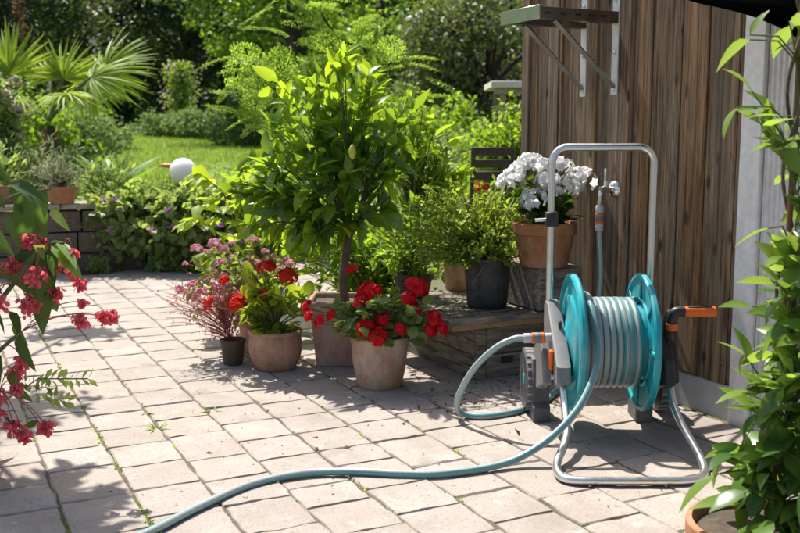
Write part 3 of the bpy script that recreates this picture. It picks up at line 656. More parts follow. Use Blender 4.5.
s_ = ~big & ~hi; leaves('foliage', tpl('ovate', .42, 3, .3, .2), P[s_], D[s_], U[s_], Sz[s_], M['lf_citrus'], t, 'stuff'); s_ = ~big & hi; leaves('upper_foliage', tpl('ovate', .42, 3, .3, .2), P[s_], D[s_], U[s_], Sz[s_], M['lf_citrus_pale'], t, 'stuff')
M['lemon'] = plain('lemon_skin', (.50, .52, .06), .45, 0, .1, 60, .1)
o = MB().lathe([(0, -.030), (.006, -.026), (.012, -.018), (.0155, 0), (.013, .014), (.008, .024), (.005, .030), (0, .031)], 16).obj('lemon', M['lemon'], t, 60); o.location = (.07, -.29, .93)

def shrub(name, label, cat, loc, root, c, r, nt, k, lm, ll, tw=.003, shape=('ovate', .48, 2, .22, .15), seed=1, pot=None, spread=.9, upb=.15, twm='twig', group=None, kindpart='foliage', zmin=None, t0=.35, usp=.6, shell=2.4, droop=0):
    rg = np.random.default_rng(seed); t = thing(name, label, cat, loc, -YAW, group)
    if pot: pot(t)
    st, mid, tips = twigs(rg, root, c, r, nt, shell, zmin=zmin); twig_tubes('stems', st, mid, tips, tw, tw*.4, M[twm], t)
    P, D, U = twig_leaves(rg, st, mid, tips, k, t0, spread, upb, usp, droop); leaves(kindpart, tpl(*shape), P, D, U, ll*(.6+.8*rg.random(len(P))), M[lm], t, 'stuff')
    return t, st, mid, tips, rg
# fine-leaved shrub in the black pot
t, st, mid, tips, rg = shrub('fine_leaf_shrub', 'airy light green shrub of tiny leaves in a black plastic nursery pot on the bench', 'potted plant', G(.375, 4.10, .286), (0, 0, .18), (-.10, -.02, .34), (.36, .26, .25), 330, 18, 'lf_fine', .022, .002, ('ovate', .58, 2, .22, .15), seed=31, zmin=.18, t0=.2)
def black_pot(t):
    p = pot_round(t, .104, .086, .215, M['blackpot'], rim=.006, rimh=.02)
    for a in (-1.1, -1.9, -.5, -2.6):
        m_ = Matrix.Rotation(a, 4, 'Z') @ Matrix.Translation((.0855, 0, .018)); MB().bbox(-.006, .004, -.010, .010, -.012, .016, .002, M=m_).obj('drain_notch', M['black'], p)
black_pot(t)
mb = MB().tube(smooth_path([(.02, -.06, .2), (-.02, -.11, .19), (-.06, -.115, .13), (-.075, -.10, .11)], 5), .0012, 5).obj('dry_stem', M['pale_wood'], t)
# leafy pot left on the bench and companions
shrub('green_bushy_plant', 'bushy fresh green plant in a brown clay bowl behind the red geranium', 'potted plant', G(.06, 4.36, .286), (0, 0, .09), (0, 0, .27), (.24, .18, .2), 90, 9, 'lf_lime', .042, .0025, seed=33, pot=lambda t: pot_round(t, .095, .07, .105, M['brownpot'], rimh=.03), zmin=.06)
shrub('lime_groundcover_plant', 'bright yellow-green leafy plant growing low behind the lemon tree box', 'plant', G(-.05, 4.75, .0), (0, 0, .0), (-.12, 0, .38), (.46, .24, .32), 190, 10, 'lf_lime', .055, .003, seed=35)
shrub('clay_pot_plant', 'small plant in a pinkish clay pot between the bench bushes', 'potted plant', G(.27, 4.55, .286), (0, 0, .12), (0, 0, .22), (.10, .1, .1), 40, 8, 'lf_fine', .03, .002, seed=36, pot=lambda t: pot_round(t, .07, .052, .13, M['terra'], rimh=.03))
# fresh-leaved fig-like shrub left of the lemon tree
t, st, mid, tips, rg = shrub('fig_shrub', 'shrub with large translucent yellow-green lobed leaves left of the lemon tree', 'shrub', G(-.66, 4.85, .0), (.05, 0, .02), (-.10, 0, .60), (.32, .24, .38), 44, 3, 'lf_fig', .10, .006, ('obov', .62, 3, .2, .3, .1), seed=41, spread=.8)
ms = leaf_meshes('leaf', [tpl('obov', .42, 3, .25, .3, .1), tpl('ovate', .5, 3, .2, .35, .1)], M['lf_fig'])
P = np.repeat(tips, 5, 0); a = np.tile(np.array([-1.0, -.5, 0, .5, 1.0]), len(tips)); base = np.repeat(tips-mid, 5, 0); base[:, 2] *= .3; base /= np.linalg.norm(base, axis=1, keepdims=True)
side = np.cross(base, UPV); D = base*np.cos(a)[:, None] + side*np.sin(a)[:, None] - UPV*.35; leaf_objs(t, ms, P[:220], D[:220], (UPV+rg.normal(size=P.shape)*.3)[:220], .07+.05*rg.random(220), rg)
# second, paler citrus behind
shrub('pale_citrus_tree', 'pale upright-leaved young citrus tree behind the dark lemon tree', 'tree', G(.08, 5.3, .0), (0, 0, .3), (0, 0, 1.0), (.30, .2, .34), 48, 6, 'lf_citrus_pale', .085, .005, ('ovate', .44, 3, .35, .2, .06), seed=43, upb=.15, spread=.95)
shrub('broad_leaf_plant', 'pale broad-leaved plant standing between lemon tree and chair', 'plant', G(.22, 5.3, .0), (0, 0, .2), (0, 0, .78), (.17, .2, .26), 26, 6, 'lf_citrus_pale', .11, .006, ('lance', .36, 3, .35, .3), seed=44, upb=.2, spread=.9)

# feathery mimosa tree behind
t = thing('mimosa_tree', 'feathery light green mimosa tree with thin dark curved branch above the lemon tree', 'tree', G(-.55, 5.9, .0), -YAW)
rng = np.random.default_rng(51)
mb = MB(); L = smooth_path([(.25, 0, 0), (.24, 0, .6), (.15, 0, 1.0), (.05, 0, 1.2)], 4); mb.tube(L, [.02-.008*i/len(L) for i in range(len(L))], 8); mb.obj('trunk', M['darkbark'], t)
mb = MB()
for L in ([(.20, 0, .85), (.34, -.02, 1.05), (.355, 0, 1.35), (.34, 0, 1.52), (.22, 0, 1.57), (.10, 0, 1.70), (.07, 0, 1.85), (.05, 0, 2.0)], [(.15, 0, .95), (.05, 0, 1.15), (-.05, 0, 1.4), (-.1, 0, 1.6)], [(.34, 0, 1.15), (.28, 0, 1.3), (.22, 0, 1.5)], [(.1, 0, 1.1), (-.15, 0, 1.3), (-.35, 0, 1.45)]):
    p = smooth_path(L, 5); mb.tube(p, [.011-.006*i/len(p) for i in range(len(p))], 6)
mb.obj('branch', M['darkbark'], t)
fr = []
Pp = []; Dd = []; Uu = []; Ss = []
def feather(origin, dirv, length, n=9):
    dirv = dirv/np.linalg.norm(dirv); side = np.cross(dirv, UPV); side /= max(1e-6, np.linalg.norm(side)); nrm = np.cross(side, dirv)
    for i in range(1, n+1):
        s_ = i/n; b = origin + dirv*length*s_ - UPV*.25*length*s_*s_; pl = length*.42*math.sin(math.pi*(.15+.8*s_))
        for sg in (-1, 1):
            pd = side*sg + dirv*.35 - UPV*.15
            for k in range(1, 8):
                q = b + pd*pl*k/7
                for s2 in (-1, 1): Pp.append(q); Dd.append(dirv*.8*s2 + pd*.3 + nrm*.1 + rng.normal(size=3)*.25); Uu.append(nrm); Ss.append(length*(.07+.06*rng.random()))
for i in range(84):
    u = unit(rng, 1)[0]*rng.random()**.4; c = np.array([-.12, 0, 1.33]) + u*np.array([.42, .25, .40]); feather(c, np.array([u[0]+.4*rng.normal(), -.25+.6*rng.normal(), .45*rng.normal()]), .15+.10*rng.random())
for i in range(26):
    c = np.array([.45, 0, 1.28]) + rng.normal(size=3)*np.array([.16, .1, .16]); feather(c, np.array([.6+rng.normal(), -.3, .4*rng.normal()]), .2)
for i in range(34):
    c = np.array([.12, 0, 1.75]) + rng.normal(size=3)*np.array([.22, .1, .16]); feather(c, np.array([rng.normal(), -.3, .4*rng.normal()]), .2)
leaves('crown', tpl('strap', .36, 1, .0, .0), np.array(Pp), np.array(Dd), np.array(Uu), np.array(Ss), M['lf_feather'], t, 'stuff')

# ------------------------------------------------------------------ hose trolley
RL, RD = .69, 3.2
reel = thing('hose_trolley', 'teal hose reel trolley with chrome tube frame and orange crank handle', 'hose reel', G(RL, RD, .017), -YAW)
def q(l, d, z): return Vector((l-RL, d-RD, z))
def arc(c, a, b, n=6):
    return [tuple(Vector(c)+Vector(a)*math.cos(t)+Vector(b)*math.sin(t)) for t in [math.pi/2*i/n for i in range(n+1)]]
rr = .055; zt = .958; l0, l1, dh = .523, .874, 3.33
path = [q(l0, dh, .30), q(l0, dh, .6)] + [q(l0+rr-rr*math.cos(a), dh, zt-rr+rr*math.sin(a)) for a in [math.pi/2*i/7 for i in range(8)]] + [q(l1-rr+rr*math.sin(a), dh, zt-rr+rr*math.cos(a)) for a in [math.pi/2*i/7 for i in range(8)]] + [q(l1, dh, .6), q(l1, dh, .30)]
MB().tube(path, .0128, 14).obj('handle_frame', M['tube'], reel, 60)
clamp = MB().bbox(l0-RL-.020, l0-RL+.024, dh-RD-.022, dh-RD+.022, .685, .735, .004).obj('clamp', M['black'], reel)
MB().tube([q(l0-.018, dh-.0, .708), q(l0-.055, dh, .706)], .006, 8).obj('screw', M['tube'], clamp)
foot = smooth_path([q(.535, 3.10, .215), q(.532, 3.02, .13), q(.524, 2.93, .075), q(.500, 2.86, .045), q(.474, 2.80, .022), q(.466, 2.74, .0135), q(.476, 2.69, .0125), q(.510, 2.668, .0125), q(.60, 2.665, .0125), q(.76, 2.665, .0125), q(.825, 2.668, .0125), q(.870, 2.69, .0125), q(.899, 2.74, .0135), q(.908, 2.80, .03), q(.900, 2.87, .06), q(.888, 2.94, .095), q(.884, 3.03, .14), q(.884, 3.10, .215)], 7)
MB().tube(foot, .0128, 12).obj('foot_frame', M['tube'], reel, 60)
# drum
ZC = .305
drum = MB().lathe([(.130, .588-RL), (.130, .808-RL)], 40, Matrix.Translation((0, 0, ZC)) @ Matrix.Rotation(R(90), 4, 'Y')).obj('drum', M['teal'], reel)
def flange(xi, sg):
    Mx = Matrix.Translation((xi, 0, ZC)) @ Matrix.Rotation(R(90)*sg, 4, 'Y')
    pr = [(0, .030), (.045, .030), (.052, .024), (.085, .018), (.13, .014), (.150, .017), (.158, .015), (.165, .008), (.205, .006), (.213, .012), (.224, .013), (.232, .007), (.233, -.004), (.229, -.010), (.219, -.010), (.213, -.004), (.15, -.002), (.145, -.008), (.135, -.008), (.13, -.002), (0, -.002)]
    f = MB().lathe(pr, 56, Mx).obj('flange', M['teal'], drum, 35)
    for k in range(8):
        a = 2*math.pi*k/8; m_ = Mx @ Matrix.Rotation(a, 4, 'Z')
        MB().bbox(.148, .217, -.007, .007, -.009, -.002, .003, M=m_).obj('rib', M['teal'], f)
    return f
flange(.583-RL, -1); flange(.815-RL, 1)
# side panels
prof = [(3.365, .41), (3.345, .428), (3.29, .425), (3.055, .25), (3.045, .195), (3.09, .178), (3.21, .20), (3.36, .28)]
pl = MB().prism([(d-RD, z) for d, z in prof], 'x', .510-RL, .556-RL, .007).obj('side_panel', M['grey'], reel, 25)
MB().bbox(.535-RL, .545-RL, .008, .03, .352, .378, .003, M=Matrix.Translation((0, -.02, .0))).obj('slot', M['black'], pl)
MB().prism([(d-RD, z) for d, z in [(3.36, .40), (3.33, .425), (3.27, .42), (3.07, .27), (3.05, .19), (3.12, .17), (3.36, .20)]], 'x', .858-RL, .897-RL, .007).obj('side_panel', M['black'], reel, 25)
for s_, mt in ((.477, 'grey'), (.898, 'black')):
    MB().prism([(d-RD, z) for d, z in [(3.14, .24), (3.22, .31), (3.30, .30), (3.44, .19), (3.44, .10), (3.28, .12), (3.13, .18)]], 'x', s_-RL, s_+.034-RL, .006).obj('wheel_bracket', M[mt], reel, 25)
MB().bbox(.4965-RL, .5105-RL, -.075, -.035, .225, .29, .004).obj('lock_button', M['orange'], reel, 25)
for s_ in (.455, .815):
    MB().prism([(d-RD, z) for d, z in [(3.28, .0), (3.40, .0), (3.40, .05), (3.375, .065), (3.37, .22), (3.31, .22), (3.305, .065), (3.28, .05)]], 'x', s_+.012-RL, s_+.072-RL, .004).obj('support_foot', M['dgrey'], reel, 25)
MB().tube([q(.50, 3.12, .203), q(.865, 3.12, .203)], .009, 10).obj('cross_bar', M['tube'], reel)
def wheel(x):
    Mx = Matrix.Translation((x, 3.43-RD, .118)) @ Matrix.Rotation(R(90), 4, 'Y'); w_ = thing_part('wheel', reel)
    ty = MB().lathe([(.088, -.018), (.104, -.021), (.111, -.016), (.111, .016), (.104, .021), (.088, .018), (.088, -.018)], 36, Mx).obj('tyre', M['dgrey'], w_, 30)
    for k in range(24): MB().bbox(.109, .1145, -.005, .005, -.017, .017, .001, M=Mx @ Matrix.Rotation(2*math.pi*k/24, 4, 'Z')).obj('tread', M['tread'], w_)
    rm = MB().lathe([(.072, -.014), (.090, -.016), (.090, .016), (.072, .014), (.072, -.014)], 36, Mx); rm.lathe([(0, -.02), (.022, -.02), (.022, .02), (0, .02)], 16, Mx)
    for k in range(6): rm.bbox(.018, .076, -.008, .008, -.010, .010, .002, M=Mx @ Matrix.Rotation(2*math.pi*k/6, 4, 'Z'))
    rm.obj('rim', M['teal'], w_, 30)
def thing_part(name, parent):
    o = bpy.data.objects.new(name, None); COL.objects.link(o); o.parent = parent; return o
wheel(.470-RL); wheel(.945-RL)
# crank with orange grip
ck = MB().prism([(3.225-RD, .28), (3.23-RD, .325), (3.13-RD, .43), (3.095-RD, .425), (3.09-RD, .385), (3.185-RD, .275)], 'x', .880-RL, .903-RL, .005).obj('crank', M['black'], reel, 25)
MB().tube(smooth_path([q(.892, 3.11, .37), q(.891, 3.105, .405), q(.900, 3.1, .425), q(.93, 3.1, .427)], 5), .0175, 12).obj('elbow', M['black'], ck)
MB().tube([q(.892, 3.106, .366), q(.891, 3.104, .388)], .0195, 14).obj('collar', M['orange'], ck)
gp = MB().tube([q(.922, 3.1, .427), q(.930, 3.1, .427), q(.975, 3.1, .427), q(1.022, 3.1, .427), q(1.030, 3.1, .427)], [.0155, .0175, .0165, .018, .0165], 16).obj('grip', M['orange'], ck, 40)
MB().bbox(.938-RL, 1.018-RL, -.108, -.092, .4405, .4460, .002).obj('grip_inlay', M['black'], gp)
# inlet connector
def connector(name, a, b, r, parent, split=(.3, .72)):
    a, b = Vector(a), Vector(b); f = lambda t: a+(b-a)*t
    c = MB().tube([f(0), f(.05), f(split[0]-.04), f(split[0])], [r*.8, r, r, r*.92], 16).obj(name, M['lgrey'], parent)
    MB().tube([f(split[0]), f(split[0]+.02), f(split[1]-.02), f(split[1])], [r*1.02, r*1.12, r*1.12, r*1.02], 16).obj('grip_ring', M['grey'], c)
    for t in (split[0]+.04, split[1]-.08): MB().tube([f(t), f(t+.07)], r*1.16, 16).obj('orange_ring', M['orange'], c)
    MB().tube([f(split[1]), f(split[1]+.04), f(.97), f(1)], [r*.92, r, r, r*.85], 16).obj('sleeve', M['lgrey'], c)
connector('inlet_connector', q(.518, 3.19, .322), q(.416, 3.19, .320), .0165, reel)

# hose wound on the drum and trailing over the patio
hz0 = .017; pts = []
turns = 9; rc = .143
for i in range(turns*20+1):
    a = 2*math.pi*i/20; pts.append((.795-(i/20)*.0215, RD + rc*math.sin(a), ZC+hz0+rc*math.cos(a)))
a0 = 2*math.pi*turns
inner = [GA(np.array(p)) for p in pts]
th = thing('garden_hose', 'grey and teal striped garden hose wound on the reel and trailing over the paving', 'hose', G(RL, RD, .017), -YAW)
def loc_(l, d, z): return Vector((l-RL, d-RD, z-.017))
MB().tube([loc_(*p) for p in pts], .0118, 10).obj('coil', M['coilhose'], th, 60)
r2 = rc+.019
trail = [(.628, RD+r2*math.sin(R(a)), ZC+hz0+r2*math.cos(R(a))) for a in (60, 20, -20, -50)]
trail += [(.634, 3.02, .345), (.612, 2.96, .268), (.555, 2.90, .181), (.472, 2.86, .104), (.37, 2.825, .048), (.27, 2.785, .029), (.118, 2.732, .0275), (0, 2.732, .0275), (-.148, 2.75, .0275), (-.294, 2.732, .0275), (-.428, 2.641, .0275), (-.537, 2.481, .0275), (-.611, 2.345, .0275), (-.658, 2.264, .0275), (-.74, 2.10, .0275)]
MB().tube(smooth_path([loc_(*p) for p in trail], 8), .0115, 12).obj('trailing_end', M['hose'], th, 60)
# supply hose from the tap to the inlet
tp = Vector((XW-.085, 3.107, .60))
sup = [(.42, 3.19, .337), (.385, 3.19, .334), (.325, 3.19, .305), (.256, 3.22, .229), (.208, 3.27, .125), (.202, 3.305, .065), (.225, 3.33, .032), (.30, 3.315, .0275), (.395, 3.36, .0275), (.465, 3.425, .0275), (.545, 3.52, .0275), (.66, 3.76, .03), (.73, 3.83, .05), (.775, 3.86, .12), (.80, 3.865, .28), (.812, 3.862, .45)]
wp = [GA(np.array(p)) for p in sup] + [np.array((XW-.085, 3.107, .60)), np.array((XW-.085, 3.107, .64))]
so_ = MB().tube(smooth_path([Vector(p) for p in wp], 8), .0112, 12).obj('supply_hose', M['hose'], None, 60)
tag(so_, 'short striped supply hose looping from the reel inlet to the wall tap', 'hose')
# tap
tap = thing('water_tap', 'chrome garden water tap on a round rosette on the timber wall', 'tap', (XW-.016, 3.107, .80))
Mr = Matrix.Rotation(R(-90), 4, 'Y')
MB().lathe([(.036, 0), (.036, .004), (.030, .012), (.016, .017), (.012, .018), (0, .018)], 28, Mr).obj('rosette', M['chrome'], tap)
MB().tube([(-.01, 0, 0), (-.03, 0, 0), (-.034, 0, 0), (-.05, 0, 0), (-.075, 0, 0)], [.010, .010, .0145, .0145, .0125], 16).obj('body', M['chrome'], tap)
MB().tube(smooth_path([(-.045, 0, .0), (-.062, 0, -.004), (-.072, 0, -.02), (-.072, 0, -.05)], 5), .0095, 12).obj('spout', M['chrome'], tap)
MB().tube([(-.046, 0, .01), (-.046, 0, .035)], [.009, .007], 12).obj('valve_stem', M['chrome'], tap)
MB().bbox(-.052, -.040, -.006, .006, .03, .085, .004, 2).obj('lever', M['chrome'], tap)
MB().tube([(-.072, 0, -.045), (-.072, 0, -.062)], .0135, 6).obj('nut', M['chrome'], tap)
connector('hose_connector', (-.072, 0, -.062), (-.071, 0, -.165), .0165, tap)

# ------------------------------------------------------------------ begonia at the left, climber at the right
BL = [(-1.133, 0.959, -1.034, 0.887), (-1.050, 0.887, -0.940, 0.846), (-1.078, 0.898, -0.957, 0.821), (-1.006, 0.860, -0.984, 0.783), (-1.100, 0.871, -1.056, 0.799), (-1.127, 0.890, -1.072, 0.835), (-1.009, 0.703, -1.064, 0.590), (-0.970, 0.709, -1.014, 0.601), (-1.017, 0.711, -1.111, 0.651), (-0.962, 0.711, -0.951, 0.610), (-0.940, 0.700, -0.929, 0.623), (-1.100, 0.684, -1.138, 0.574), (-1.083, 0.458, -1.034, 0.359), (-1.116, 0.478, -1.078, 0.409), (-1.111, 0.348, -1.061, 0.294), (-1.141, 0.780, -1.078, 0.698), (-1.127, 0.285, -1.067, 0.244), (-1.155, 0.546, -1.100, 0.464), (-1.182, 0.739, -1.127, 0.651), (-1.199, 0.876, -1.138, 0.805), (-1.221, 0.464, -1.160, 0.381), (-1.265, 0.656, -1.196, 0.546), (-1.265, 0.272, -1.182, 0.189), (-1.182, 0.189, -1.127, 0.107)]
BY = [(-0.962, 0.717, -0.852, 0.648), (-0.935, 0.700, -0.874, 0.634), (-0.946, 0.722, -0.863, 0.678), (-0.979, 0.722, -0.907, 0.695), (-1.001, 0.717, -0.924, 0.651), (-1.028, 0.799, -0.962, 0.750)]
BC = [(-1.045, 0.750, 0.025), (-1.012, 0.733, 0.025), (-0.976, 0.720, 0.022), (-1.086, 0.739, 0.025), (-1.078, 0.651, 0.036), (-1.028, 0.623, 0.038), (-0.976, 0.640, 0.033), (-1.072, 0.568, 0.038), (-1.012, 0.552, 0.038), (-0.946, 0.651, 0.025), (-0.957, 0.574, 0.027), (-0.838, 0.500, 0.027), (-0.874, 0.508, 0.025), (-0.814, 0.502, 0.022), (-0.902, 0.634, 0.022), (-0.891, 0.601, 0.019), (-0.885, 0.695, 0.016), (-1.067, 0.376, 0.027), (-1.094, 0.343, 0.027), (-1.067, 0.310, 0.022), (-1.091, 0.266, 0.025), (-1.072, 0.206, 0.030), (-1.039, 0.184, 0.025), (-0.979, 0.206, 0.025), (-1.001, 0.195, 0.019), (-1.138, 0.629, 0.038), (-1.138, 0.546, 0.038), (-1.144, 0.272, 0.033), (-0.902, 0.541, 0.014)]
rng = np.random.default_rng(61)
bg_ = thing('begonia', 'tall cane begonia with hanging coral-red flower clusters leaning in from beside the patio', 'potted plant', G(-1.32, 2.72, .017), -YAW)
def bq(l, z, dd=0.0): return np.array((l+1.32, -.07+dd, z-.017))
pot_round(bg_, .15, .11, .25, M['terra3'], rimh=.05)
canes = [[(-1.30, .2), (-1.25, .5), (-1.18, .72), (-1.08, .84), (-.96, .87)], [(-1.32, .2), (-1.22, .42), (-1.08, .60), (-.98, .71), (-.93, .72)], [(-1.33, .2), (-1.22, .32), (-1.12, .42), (-1.06, .47)], [(-1.3, .2), (-1.2, .28), (-1.13, .30)]]
mb = MB()
for cn in canes: p = smooth_path([bq(*c_) for c_ in cn], 6); mb.tube(p, [.009-.005*i/len(p) for i in range(len(p))], 7)
mb.obj('stems', M['twig'], bg_)
md = leaf_meshes('leaf', [tpl('begonia', .34, 6, .22, .15, .05, .15), tpl('begonia', .38, 6, .3, .25, .05, -.15)], M['lf_bego']); my = leaf_meshes('leaf', [tpl('begonia', .32, 5, .3, .2, .04, .1)], M['lf_bego2'])
BL += [(a_+rng.normal()*.07, b_+rng.normal()*.06, a_+rng.normal()*.07+.03, b_-.09-.05*rng.random()) for a_, b_ in [(-1.12, .72), (-1.08, .84), (-1.0, .71), (-1.12, .62), (-1.1, .42), (-1.14, .34), (-1.1, .55), (-1.05, .78), (-1.13, .48), (-1.16, .68), (-1.02, .62), (-1.12, .3)]]
for (lst, ms, sc) in ((BL, md, .95), (BY, my, 1.0)):
    P = np.array([bq(a, b, rng.normal()*.07) for a, b, c, d in lst]); D = np.array([(c-a, rng.normal()*.05-.02, d-b) for a, b, c, d in lst])
    U = np.array([(rng.normal()*.6+.3, -1+.8*rng.random(), .5+rng.random()) for _ in lst]); leaf_objs(bg_, ms, P, D, U, np.linalg.norm(D, axis=1)*sc, rng)
st, mid, tips = twigs(rng, (0, .1, .25), (-.42, .40, .85), (.30, .5, .6), 80, 2.4); twig_tubes('added_shade_stems', st, mid, tips, .004, .002, M['twig'], bg_)  # unseen foliage bulk added on the left to cast shade on the patio
P, D, U = twig_leaves(rng, st, mid, tips, 4, .4, .7, -.2, .5); leaf_objs(bg_, md, P[:230], D[:230], U[:230], .09+.05*rng.random(230), rng)
mb = MB()
Tp = tpl('round', .72, 3, .25, .15)
for (l, z, r) in BC:
    r *= .78; l -= .012
    c = bq(l, z, rng.normal()*.05); k = int(40 + r*2300); u = unit(rng, k); P = c + u*r*np.array([1.1, 1, 1.15])*rng.random((k, 1))**.5; D = unit(rng, k)*.8 - UPV*.9
    leaves('flower_cluster', Tp, P, D, unit(rng, k), .008+.010*rng.random(k), M['p_coral'], bg_)
    near_c = min((bq(*c_) for cn in canes for c_ in cn[2:]), key=lambda e: np.linalg.norm(e-c)); top = (near_c+c)/2 + np.array([0, 0, .05])
    mb.tube([bez(near_c, top, c, j/6)[0] for j in range(7)], .0016, 5, cap=False)
    for j in range(0, k, 4): mb.tube([c+np.array([0, 0, r*.8]), P[j]], .0008, 3, cap=False)
mb.obj('flower_stalks', M['redtwig'], bg_, 60)['kind'] = 'stuff'
# feathery sprig low at the left
P = []; D = []
for (a, b) in (((-1.02, .335), (-.88, .335)), ((-1.04, .30), (-.94, .27)), ((-1.08, .33), (-.99, .31))):
    a = bq(*a); b = bq(*b)
    for i in range(1, 9):
        for sg in (-1, 1): P.append(a+(b-a)*i/8); D.append((b-a)*4+np.array([0, 0, sg*.7])+rng.normal(size=3)*.2)
t = thing('feathery_sprig', 'small bright green feathery sprig below the begonia flowers', 'plant', G(-1.32, 2.72, .017), -YAW)
leaves('foliage', tpl('ovate', .45, 2, .2, .1), np.array(P), np.array(D), rng.normal(size=(len(P), 3)), .028+.012*rng.random(len(P)), M['lf_cranes'], t, 'stuff')
MB().tube([bq(-1.25, .05), bq(-1.15, .25), bq(-1.02, .335), bq(-.88, .335)], .002, 5).obj('stem', M['twig'], t)

cl = thing('climbing_plant', 'glossy green climber on a cane stake in a big terracotta pot by the metal post', 'potted plant', G(.845, 2.12, .017), -YAW)
pot_round(cl, .18, .14, .115, M['terra3'], rimh=.045)
for (x, y) in ((.03, .05), (.10, -.02)): MB().tube([(x, y, .1), (x+.012, y+.01, 1.45)], .007, 8).obj('stake', M['cane'], cl)
mb = MB()
for ph in (0, 2.5): mb.tube([(.035+.022*math.cos(z*14+ph), .045+.02*math.sin(z*14+ph), z) for z in np.linspace(.1, 1.4, 60)], .0042, 6)
mb.obj('stems', M['bark'], cl)
rng = np.random.default_rng(67)
ms1 = leaf_meshes('leaf', [tpl('ovate', .50, 5, .22, .28, .04), tpl('ovate', .46, 5, .4, .05, .08), tpl('lance', .5, 5, .2, .5, .1), tpl('ovate', .54, 5, .1, .2, .12), tpl('ovate', .46, 5, .55, .35, .05)], M['lf_climb']); ms2 = leaf_meshes('leaf', [tpl('ovate', .44, 5, .25, .3), tpl('lance', .42, 5, .3, .2)], M['lf_climb_top'])
tws = []
for (c, r, n, k, z0) in (((.05, -.06, .24), (.19, .22, .13), 50, 6, .12), ((.075, .0, .48), (.145, .16, .19), 46, 6, .28), ((.07, .02, .76), (.12, .13, .2), 22, 5, .5), ((.03, .02, 1.12), (.15, .12, .2), 12, 4, .85)):
    st, mid, tips = twigs(rng, (.04, .04, z0), c, r, n, 3); tws.append((st, mid, tips))
    P, D, U = twig_leaves(rng, st, mid, tips, k, .5, .6, -.15, .45, .2); Sz = .05+.055*rng.random(len(P))
    hi = (P[:, 2] + .2*rng.normal(size=len(P)) > .62) | (rng.random(len(P)) < .12); 
    front = np.zeros(len(P), bool); front[np.argsort(P[:, 1]+.5*P[:, 0])[:{.12: 120, .28: 80, .5: 55}.get(z0, 40)]] = True
    for ms_, sel in ((ms1, ~hi), (ms2, hi)):
        q_ = sel & front; leaf_objs(cl, ms_, P[q_], D[q_], U[q_], Sz[q_], rng); q_ = sel & ~front
        if q_.any(): leaves('foliage', tpl('ovate', .48, 4, .25, .25), P[q_], D[q_], U[q_], Sz[q_], M['lf_climb'] if ms_ is ms1 else M['lf_climb_top'], cl, 'stuff')
twig_tubes('shoots', np.concatenate([q_[0] for q_ in tws]), np.concatenate([q_[1] for q_ in tws]), np.concatenate([q_[2] for q_ in tws]), .003, .0014, M['twig'], cl)
ex = np.array([(-.10, -.02, 1.20, -.6, 0, -.35, .10), (-.10, -.02, 1.21, .2, -.2, .6, .06), (-.11, 0, 1.06, -.5, -.2, -.5, .08), (-.02, 0, 1.04, -.9, 0, .1, .075), (-.05, -.05, .80, -.9, 0, -.3, .085), (-.06, 0, .62, -.9, -.1, .15, .075), (-.05, -.03, .43, -.9, -.2, .1, .10), (-.12, -.02, .24, -.8, -.1, -.5, .13), (-.10, -.10, .20, -1, -.2, .25, .11)])
leaf_objs(cl, ms2, ex[:, :3], ex[:, 3:6], np.tile(UPV, (len(ex), 1))+rng.normal(size=(len(ex), 3))*.3, ex[:, 6], rng)
for e in ex: MB().tube([(.045, .045, e[2]-.06), ((e[0]+.045)/2, e[1]*.5+.02, e[2]+.0), tuple(e[:3])], .002, 5).obj('shoot', M['twig'], cl)

# ------------------------------------------------------------------ raised bed and garden behind
def bed(l, d): p = G(l, d); return Vector((p.x, p.y, float(hz(np.array(p.x), np.array(p.y)))))
WT = .54
t = shrub('silver_lavender', 'silvery grey bushy plant in a terracotta pot on the block wall', 'potted plant', G(-2.46, 7.02, .523), (0, 0, .1), (0, 0, .22), (.24, .16, .17), 150, 9, 'lf_silver', .035, .0025, ('lance', .2, 1, .1, .05), 71, pot=lambda t: pot_round(t, .115, .085, .125, M['terra3'], rimh=.03), upb=.6)[0]
tr = thing('window_box', 'long orange terracotta trough of soft green foliage on the block wall', 'planter', G(-2.95, 7.05, .523), -YAW)
MB().bbox(-.22, .14, -.08, .08, 0, .12, .01).obj('trough', M['terra3'], tr)
rg = np.random.default_rng(73); st, mid, tips = twigs(rg, (-.04, 0, .1), (-.04, 0, .28), (.36, .2, .22), 120, 2.4, zmin=.1); P, D, U = twig_leaves(rg, st, mid, tips, 10, .2, .9, .5); leaves('foliage', tpl('lance', .22, 2, .1, .1), P, D, U, .04+.04*rg.random(len(P)), M['lf_cranes'], tr, 'stuff')
# cranesbill cushions spilling over the wall
i = 0
for (l, d, z, rx, rz, lab) in ((-2.04, 7.18, .34, .38, .36, 'left of the globe, touching the wall caps'), (-1.66, 7.12, .34, .40, .36, 'below the white globe'), (-1.25, 7.15, .33, .40, .34, 'nearest the fig shrub')):
    t, st, mid, tips, rg = shrub('cranesbill', 'cranesbill cushion spilling over the block wall ' + lab, 'shrub', G(l, d, 0), (0, .15, z), (0, 0, z), (rx, .30, rz), 230, 14, 'lf_cranes', .05, .0025, ('round', .9, 2, .15, .1, .1), 80+i, group='cranesbill cushions on the wall', usp=.9, shell=3)
    hmm_ = geranium_head('blossom', M['p_purple'], rg, 2, .012, .022)
    for q_ in tips[np.argsort(tips[:, 1])[:12:3]]: link('blossom', hmm_, None, t, Matrix.Translation(Vector(q_)+Vector((0, -.03, .01))) @ Matrix.Rotation(R(70), 4, 'X'))
    i += 1
